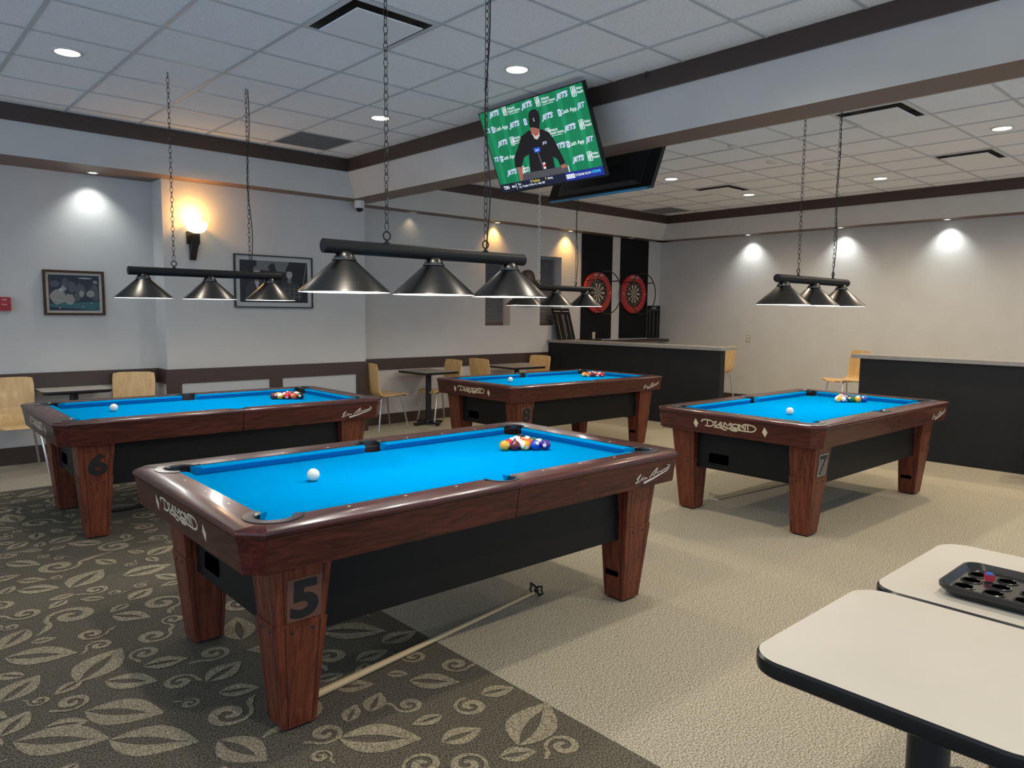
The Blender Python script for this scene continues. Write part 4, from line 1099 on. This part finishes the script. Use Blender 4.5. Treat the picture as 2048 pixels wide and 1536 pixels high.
def outlet(name, label, loc, rotz, n=2):
    t = thing(name, label, 'wall outlet', loc, rotz, 'wall outlets'); mb = MB(); mb.box(-.036, .036, -.007, 0, -.058, .058, 'beige'); mb.build('cover_plate', t)
    mb = MB()
    for z in (-.026, .026): mb.prism(rrect(-.016, .016, -.012, .012, .006, 3), 0, .002, 'ivory')
    mb.v = [(x, -.007 - z, y + (.026 if i < len(mb.v) / 2 else -.026)) for i, (x, y, z) in enumerate(mb.v)]
    mb.build('socket', t)
outlet('wall_outlet', 'beige outlet on the bare right wall between the two black partitions', (XW - .001, 6.57, 1.119), -PI / 2)
outlet('wall_outlet', 'beige outlet low on the left dart panel above the wall ledge', (9.58, YW - .021, 1.145), 0)

# ------------------------------------------------------------------ darts corner
for i, (a, b, lb) in enumerate(((9.26, 10.04, 'tall black dart panel on the wall, left of the pair'), (10.275, 11.06, 'tall black dart panel on the wall, right of the pair, nearest the corner'))):
    mb = MB(); mb.box(a, b, YW - .02, YW - .001, 1.085, ZF - .002, 'matblack'); o = mb.build('dart_backdrop'); tag(o, lb, 'backdrop', 'black dart backdrops')
for i, (cx, lb) in enumerate(((9.625, 'dartboard in a red ring surround on the left black panel'), (10.60, 'dartboard in a red ring surround on the right black panel, nearest the corner'))):
    t = thing('dartboard', lb, 'dartboard', (cx, YW - .021, 1.875), 0, 'dartboards')
    F = lambda u, v, h: (u, -h, v)
    def rev(mb, prof, key, n=48):      # lathe around y (prof: radius, depth)
        o0 = len(mb.v); mb.lathe(prof, key, n); mb.v[o0:] = [(x, -z, y) for x, y, z in mb.v[o0:]]
    mb = MB(); rev(mb, [(.345, 0), (.352, .02), (.345, .05), (.25, .055), (.232, .05), (.232, 0)], 'redring')
    mb.text('WINMAU', lambda u, v, h: (u, -.0535 - h, v), .055, 'white', 0, .297, .002)
    for sx_ in (-1, 1):
        for q_ in range(12):
            pass
        mb.poly([(sx_ * .30 + .012 * math.cos(2 * PI * k / 10), .012 * math.sin(2 * PI * k / 10)) for k in range(10)][::-1 if False else 1], lambda u, v, h: (u, -.054 - h, v), 'white', .001)
    mb.build('surround', t)
    mb = MB(); rev(mb, [(.2255, 0), (.2255, .040), (.001, .041)], 'dbblack')
    for k in range(20):
        a0, a1 = 2 * PI * (k - .5) / 20 + PI / 2, 2 * PI * (k + .5) / 20 + PI / 2
        def seg(r0, r1, key, l):
            m_ = 3; p = [(r1 * math.cos(a0 + (a1 - a0) * q / m_), r1 * math.sin(a0 + (a1 - a0) * q / m_)) for q in range(m_ + 1)] + [(r0 * math.cos(a1 + (a0 - a1) * q / m_), r0 * math.sin(a1 + (a0 - a1) * q / m_)) for q in range(m_ + 1)]
            mb.poly(p, lambda u, v, h: (u, -.0415 - h, v), key, l)
        dark = k % 2 == 0
        seg(.016, .099, 'dbblack' if dark else 'cream', .001); seg(.099, .107, 'dbred' if dark else 'dbgreen', .001); seg(.107, .162, 'dbblack' if dark else 'cream', .001); seg(.162, .17, 'dbred' if dark else 'dbgreen', .001)
        num = [20, 5, 12, 9, 14, 11, 8, 16, 7, 19, 3, 17, 2, 15, 10, 6, 13, 4, 18, 1][k]; am = (a0 + a1) / 2
        mb.text(str(num), lambda u, v, h: (u, -.0415 - h, v), .03, 'white', .196 * math.cos(am), .196 * math.sin(am), .001, .01)
    rev(mb, [(.016, .0425), (.016, .043), (.001, .0432)], 'dbgreen', 20); rev(mb, [(.007, .043), (.007, .0436), (.001, .0438)], 'dbred', 16)
    mb.build('board', t)
    mb = MB(); rr = .362; yy = -.25
    pts = [(rr * math.cos(2 * PI * k / 48), yy, rr * math.sin(2 * PI * k / 48)) for k in range(49)]
    mb.tube(pts, .009, 'black', 8, False)
    for aa in (0.6, 2.54, -1.57):
        mb.tube([(.34 * math.cos(aa), -.03, .34 * math.sin(aa)), (.356 * math.cos(aa), -.12, .356 * math.sin(aa)), (.362 * math.cos(aa), -.252, .362 * math.sin(aa))], .009, 'black', 8)
    mb.build('ring_light', t)
# wall ledge under the panels with a scoreboard and tray
mb = MB(); mb.box(8.90, XW - .002, 8.20, YW - .022, 1.02, 1.062, 'brown'); o = mb.build('wall_ledge'); tag(o, 'dark brown ledge along the wall beneath the dart panels', 'shelf')
def scoreboard(label, mtx, w, h, header):
    t = thing('scoreboard', label, 'scoreboard', group='dart scoreboards'); t.matrix_world = mtx
    mb = MB(); mb.box(-w / 2, w / 2, 0, .02, 0, h, 'matblack'); mb.build('board', t)
    mb = MB(); T = lambda u, v, hh: (u, -hh, v)
    for u, wd in ((-w * .33, .003), (-.01, .004), (w * .3, .003)): mb.ribbon([(u, .01), (u, h - .10)], wd, T, 'white', .0008)
    if header: mb.text('SCORE', T, .045, 'white', 0, h - .04, .001, .01); mb.ribbon([(-w * .45, h - .075), (w * .45, h - .075)], .012, T, 'bwmid', .0008)
    else:
        for k in range(20): mb.text(str(20 - k), T, .02, 'white', .02, h - .12 - k * (h - .16) / 20, .001)
        for k in range(2): mb.ribbon([(-w * .45 + k * w * .5, h - .05), (-w * .05 + k * w * .5, h - .05)], .006, T, 'white', .0008)
    mb.build('markings', t); return t
th = math.atan2(.16, .5)
m1 = Matrix.Translation((8.745, 8.255, 1.093)) @ Matrix.Rotation(-th, 4, 'X')
scoreboard('black dart scoreboard leaning back on the counter under the right window', m1, .39, .53, False)
scoreboard('black dart scoreboard hung flat on the wall in the far corner', Matrix.Translation((11.27, YW - .022, 1.075)), .36, .60, True)
t = thing('dart_tray', 'low black tray lying on the wall ledge near the leaning scoreboard', 'tray', (9.33, 8.31, 1.0625))
mb = MB(); mb.loft([[(p[0], p[1], z) for p in rrect(-.22 - e, .22 + e, -.09 - e, .09 + e, .03, 4)] for e, z in ((0, 0), (.015, .022), (.012, .022), (0, .006))], 'black', keys=['black'] * 3); mb.build('tray', t)
mb = MB(); mb.tube([(-.05, 0, .014), (.12, .02, .014)], .005, 'black', 8); mb.tube([(0, -.03, .014), (.15, -.02, .02)], .005, 'wire', 8); mb.build('dart', t)
# wall clock
t = thing('wall_clock', 'dark carved wall clock with a round top, hung between the two blind windows', 'clock', (8.02, YW - .001, 1.91))
mb = MB()
sec = [(-.16, -.27), (.14, -.27), (.17, -.22), (.13, -.18), (.13, .02), (.17, .06), (.15, .11), (.11, .12)] + [(.0 + .125 * math.cos(R(a)) - .03, .15 + .125 * math.sin(R(a))) for a in range(10, 181, 17)] + [(-.16, .06), (-.14, .02), (-.14, -.18), (-.18, -.22)]
n0 = len(mb.v); mb.prism(sec, 0, .07, 'walnut'); mb.v = [(x, -z, y) for x, y, z in mb.v]; mb.f = [f[::-1] for f in mb.f]; mb.build('case', t)
mb = MB(); mb.poly([(-.03 + .09 * math.cos(2 * PI * k / 24), .15 + .09 * math.sin(2 * PI * k / 24)) for k in range(24)], lambda u, v, h: (u, -.0705 - h, v), 'clockface', .001)
mb.ribbon([(-.03, .15), (-.03, .205)], .006, lambda u, v, h: (u, -.072 - h, v), 'gold', .001); mb.ribbon([(-.03, .15), (.005, .14)], .006, lambda u, v, h: (u, -.072 - h, v), 'gold', .001)
mb.build('dial', t)

# ------------------------------------------------------------------ black partitions with counters
def partition(label, y0, y1, x0, x1, oy0, oy1):
    t = thing('bar_partition', label, 'partition', (x0, (y0 + y1) / 2, 0), 0, 'black partitions with counters')
    cy = (y0 + y1) / 2
    mb = MB(); mb.box(0, .11, y0 - cy, y1 - cy, 0, 1.05, 'partition'); mb.box(-.004, .114, y0 - cy - .004, y1 - cy + .0, 0, .012, 'black'); mb.build('panel', t)
    mb = MB(); mb.box(-.035, x1 - x0, oy0 - cy, oy1 - cy, 1.05, 1.09, 'counter'); mb.build('countertop', t)
partition('long black partition with a grey counter in front of the dartboards', 5.27, 8.44, 8.50, 8.87, 5.235, 8.445)
partition('black partition with a grey counter at the right edge of the photo', -1.0, 3.45, 8.42, 8.79, -1.0, 3.535)

# ------------------------------------------------------------------ chairs
def shell(mb, dz=0.):
    prof = [(.235, .425), (.225, .443), (.19, .455), (.10, .452), (0, .444), (-.09, .440), (-.15, .446), (-.185, .468), (-.203, .51), (-.213, .58), (-.225, .68), (-.240, .79), (-.252, .865)]
    wid = [.36, .395, .405, .41, .41, .405, .395, .385, .38, .385, .395, .40, .385]
    n = 8; top = []; botm = []
    for i, (x, z) in enumerate(prof):
        a = prof[max(0, i - 1)]; b = prof[min(len(prof) - 1, i + 1)]
        dx, dz_ = b[0] - a[0], b[1] - a[1]; l = math.hypot(dx, dz_); nx, nz = dz_ / l, -dx / l     # normal towards the sitter
        if nz < 0 and i < 6: nx, nz = -nx, -nz
        if i >= 6 and nx < 0: nx, nz = -nx, -nz
        r1, r2 = [], []
        for k in range(n + 1):
            s = k / n * 2 - 1; y = s * wid[i] / 2
            cv = (s * s) * (.012 if i >= 7 else .004)
            ex = -.012 * (abs(s) ** 6) if i == len(prof) - 1 else 0
            exf = -.03 * (abs(s) ** 4) if i == 0 else 0
            p = (x + cv * (1 if i >= 7 else 0) + exf, y, z + dz + ex + (cv if i < 7 else 0))
            r1.append((p[0] + nx * .006, p[1], p[2] + nz * .006)); r2.append((p[0] - nx * .006, p[1], p[2] - nz * .006))
        top.append(r1); botm.append(r2)
    mb.loft([a + b[::-1] for a, b in zip(top, botm)], 'beech')
def make_chair(name, dz, label):
    t = thing(name, label, 'chair' if dz == 0 else 'bar stool')
    mb = MB(); shell(mb, dz); mb.build('seat_shell', t, 50)
    zt = .432 + dz
    for sx, sy in ((1, 1), (1, -1), (-1, 1), (-1, -1)):
        mb = MB(); mb.tube([(.09 * sx, .12 * sy, zt), (.135 * sx, .15 * sy, zt - .006), (.155 * sx, .165 * sy, zt - .03), (.225 * sx, .215 * sy, .012), (.226 * sx, .216 * sy, 0)], [.011, .011, .011, .011, .012], 'chrome', 10); mb.build('leg', t)
    mb = MB(); mb.tube([(-.09, .12, zt), (.09, .12, zt)], .010, 'chrome', 8); mb.tube([(-.09, -.12, zt), (.09, -.12, zt)], .010, 'chrome', 8); mb.tube([(0, -.12, zt), (0, .12, zt)], .010, 'chrome', 8)
    if dz:
        z = .22; f = 1 - z / zt; w = .165 + .05 * f
        mb.tube([(.155 + .07 * f, -w, z), (.155 + .07 * f, w, z)], .009, 'chrome', 8)
    mb.build('seat_frame', t)
    return t
CH = [(1.145, 8.055, -PI / 2, 'beech plywood chair at the left edge of the photo, its back to the wall'), (2.16, 8.09, -PI / 2 - .35, 'beech plywood chair between the small white-topped table and the wall corner'), (5.19, 8.15, 0.02, 'beech plywood chair right of pool table 6, seen from its side'),
      (6.06, 8.12, PI - .05, 'beech plywood chair at the right side of the square cafe table, facing it'), (6.96, 8.10, .1, 'beech plywood chair behind the near corner of pool table 8'), (7.82, 8.14, PI + .15, 'beech plywood chair by the black partition, beyond the far cafe table')]
c0 = None
for x, y, a, lb in CH:
    if c0 is None: c0 = make_chair('plywood_chair', 0, lb); c0.location = (x, y, 0); c0.rotation_euler = (0, 0, a); c0['group'] = 'beech plywood chairs'
    else: dup(c0, (x, y, 0), a, lb)
dup(c0, (8.10, 1.50, 0), PI / 2 + .2, 'chair of which one steel leg shows at the right edge below the partition')
dup(c0, (2.34, .285, 0), PI / 2, 'chair tucked under the nearest cream table, one steel leg showing')
s0 = make_chair('bar_stool', .17, 'beech bar stool half hidden behind the end of the long black partition'); s0['group'] = 'beech bar stools'
s0.location = (10.3, 6.44, 0); s0.rotation_euler = (0, 0, R(98))
dup(s0, (10.5, 4.50, 0), R(150), 'beech bar stool beside the left end of the right-hand black partition')

# ------------------------------------------------------------------ cafe tables
def cafe_table(label, loc, w, d, r, ztop, topkey, rotz=0, thick=.032, post=.038, name='cafe_table'):
    t = thing(name, label, 'table', loc, rotz)
    out = rrect(-w / 2, w / 2, -d / 2, d / 2, r, 8); inn = rrect(-w / 2 + .006, w / 2 - .006, -d / 2 + .006, d / 2 - .006, max(.004, r - .006), 8)
    mb = MB(); mb.prism(inn, ztop - .004, ztop, topkey, side='edge'); mb.build('tabletop', t)
    mb = MB()
    rings = []
    for e, z in ((-.010, ztop - thick), (-.002, ztop - thick + .006), (0, ztop - thick * .5), (-.001, ztop - .006), (-.006, ztop - .0005), (-.009, ztop - .002)):
        rings.append([(p[0], p[1], z) for p in rrect(-w / 2 - e, w / 2 + e, -d / 2 - e, d / 2 + e, max(.004, r + e), 8)])
    mb.loft(rings, 'edge', True, True); mb.build('edge_band', t)
    mb = MB(); mb.tube([(0, 0, .05), (0, 0, ztop - thick - .008)], post, 'black', 18); mb.box(-.14, .14, -.14, .14, ztop - thick - .01, ztop - thick + .004, 'black'); mb.build('column', t)
    mb = MB()
    for k in range(4):
        a = PI / 2 * k + (PI / 4 if r > .07 else 0)
        c_, s_ = math.cos(a), math.sin(a); L = min(w, d) * .42
        def Q(u, v, z): return (u * c_ - v * s_, u * s_ + v * c_, z)
        mb.loft([[Q(0, -.035, .025), Q(0, .035, .025), Q(0, .035, .065), Q(0, -.035, .065)], [Q(L, -.024, .014), Q(L, .024, .014), Q(L, .024, .036), Q(L, -.024, .036)]], 'black')
        mb.lathe([(.018, 0), (.020, .014)], 'black', 12, Q(L - .03, 0, 0))
    mb.lathe([(.065, .03), (.06, .07), (post + .005, .085)], 'black', 20)
    mb.build('base', t)
    return t
g = 'small cafe tables'
for o in (cafe_table('small white-topped table with rounded corners between the two left chairs', (1.66, 8.19, 0), .60, .47, .06, .735, 'lam'),
          cafe_table('square grey-topped cafe table standing free between pool tables 6 and 8', (5.83, 8.06, 0), .55, .62, .012, .728, 'lamgrey', .03),
          cafe_table('square grey-topped cafe table behind pool table 8', (7.46, 8.07, 0), .62, .60, .012, .728, 'lamgrey', -.05)): o['group'] = g
cafe_table('cream-topped table with thick black edge, nearest, at lower right', (1.815, .54, 0), .645, .60, .085, .745, 'lam', 0, .042, .045)
cafe_table('cream-topped table holding the black ball tray, pushed behind the nearest table', (2.468, .525, 0), .645, .60, .085, .745, 'lam', 0, .042, .045)

# ------------------------------------------------------------------ ball tray and chalk
t = thing('ball_tray', 'black plastic ball tray with round cups on the second cream table', 'tray', (2.36, .475, .7452), 0)
w, d = .285, .395
mb = MB()
rr_ = lambda e, z, r=.04: [(p[0], p[1], z) for p in rrect(-w / 2 - e, w / 2 + e, -d / 2 - e, d / 2 + e, r, 5)]
mb.loft([rr_(-.02, 0), rr_(-.012, .010), rr_(0, .024), rr_(0, .034), rr_(-.006, .035), rr_(-.020, .018)], 'black', True, True, keys=['tray'] * 5)
body = mb.build('tray_body', t)
for i in range(3):
    for j in range(5):
        x, y = -.066 + .066 * i + .0, d / 2 - .052 - .0725 * j
        mb = MB(); mb.lathe([(.0275, .0183), (.0270, .0205), (.0245, .0215), (.0225, .0200), (.019, .0187), (.001, .0184)], 'edge', 22, (x, y, 0), keys=['tray', 'tray', 'tray', 'hole', 'hole']); mb.build('cup', t)
t = thing('chalk_cube', 'blue cue chalk cube with a red wrapper sitting in the ball tray', 'cue chalk', (2.39, .585, .7452 + .0222), .5)
mb = MB(); mb.box(-.011, .011, -.011, .011, 0, .018, 'chalkred'); mb.build('wrapper', t)
mb = MB(); mb.lathe([(.0105, .018), (.0095, .0215), (.006, .0205), (.001, .0195)], 'chalkblue', 16); mb.build('chalk_top', t)

# ------------------------------------------------------------------ bridge sticks
def stick(name, label, a, b, r0, r1, headkind, key='ash'):
    a = Vector(a); b = Vector(b); L = (b - a).length; ang = math.atan2(b.y - a.y, b.x - a.x)
    t = thing(name, label, 'bridge stick', (a.x, a.y, 0), ang, 'bridge sticks on the floor')
    mb = MB(); mb.tube([(0, 0, r0 + .0015), (.003, 0, r0 + .0015), (L * .45, 0, r0 * .75 + .006), (L - .02, 0, a.z * 0 + .020)], [r0 - .003, r0, (r0 * .75), r1], key, 12); mb.build('shaft', t)
    mb = MB()
    if headkind == 'star':
        T = lambda u, v, h: (L + h, u, .030 + v)
        out = []
        for sx in (1, -1):
            pts = [(0, .012), (sx * .015, .022), (sx * .038, .03), (sx * .034, .008), (sx * .044, -.008), (sx * .026, -.020), (sx * .020, -.0285), (sx * .01, -.012), (0, -.006)]
            mb.tube([T(u, v, 0) for u, v in pts], .0062, 'black', 8)
        mb.lathe([(.001, -.01), (.011, -.009), (.011, .012), (.001, .013)], 'black', 12); mb.v[-48:] = [(L + z, x, .028 + y) for x, y, z in mb.v[-48:]]
        mb.build('bridge_head', t)
    else:
        T = lambda u, v: (L, u, .030 + v)
        mb.tube([T(-.045, -.028), T(-.045, .02), T(-.025, .004), T(-.008, .024), T(.008, .024), T(.025, .004), T(.045, .02), T(.045, -.028)], .003, 'wire', 8)
        mb.tube([T(-.045, -.027), T(.045, -.027)], .003, 'wire', 8); mb.tube([(L - .03, 0, .022), T(0, -.012), T(0, .02)], .003, 'wire', 8)
        mb.build('bridge_head', t)
stick('bridge_stick', 'pale wooden bridge stick with a black star head on the floor under pool table 5', (1.20, 2.53, .02), (2.695, 2.742, .02), .0165, .008, 'star')
stick('bridge_stick', 'bridge stick with a bright wire head on the floor under pool table 7', (6.45, 3.13, .02), (5.245, 3.262, .02), .014, .007, 'wire')
stick('bridge_stick', 'dark stick shape for a bridge stick shadow on the floor beneath pool table 6', (1.35, 5.98, .02), (2.75, 6.0, .02), .014, .008, 'star', 'black')  # black stick modelled in place of a bridge stick's shadow

# ------------------------------------------------------------------ camera
F, yaw, pitch, roll, cz = 1471.4813, .8310, .0963, .0099, 1.5157
f = Vector((math.cos(yaw) * math.cos(pitch), math.sin(yaw) * math.cos(pitch), -math.sin(pitch)))
r = Vector((math.sin(yaw), -math.cos(yaw), 0)); u = r.cross(f)
c, s = math.cos(roll), math.sin(roll); r, u = c * r + s * u, -s * r + c * u
cam = bpy.data.cameras.new('camera'); cam.sensor_width = 36; cam.lens = F / 2048 * 36; cam.clip_start = .05
co = bpy.data.objects.new('camera', cam); COL.objects.link(co)
mw = Matrix((r, u, -f)).transposed().to_4x4(); mw.translation = Vector((0, 0, cz)); co.matrix_world = mw
S.camera = co

# ------------------------------------------------------------------ world and view
w = bpy.data.worlds.new('world'); S.world = w; w.use_nodes = True
bg = w.node_tree.nodes['Background']; bg.inputs['Color'].default_value = (.62, .78, 1, 1); bg.inputs['Strength'].default_value = 1.3
S.view_settings.view_transform = 'Standard'; S.view_settings.look = 'None'; S.view_settings.gamma = 1; S.view_settings.use_curve_mapping = False
S.view_settings.exposure = 0.0
S.cycles.use_denoising = True
S.cycles.sample_clamp_indirect = 4.0
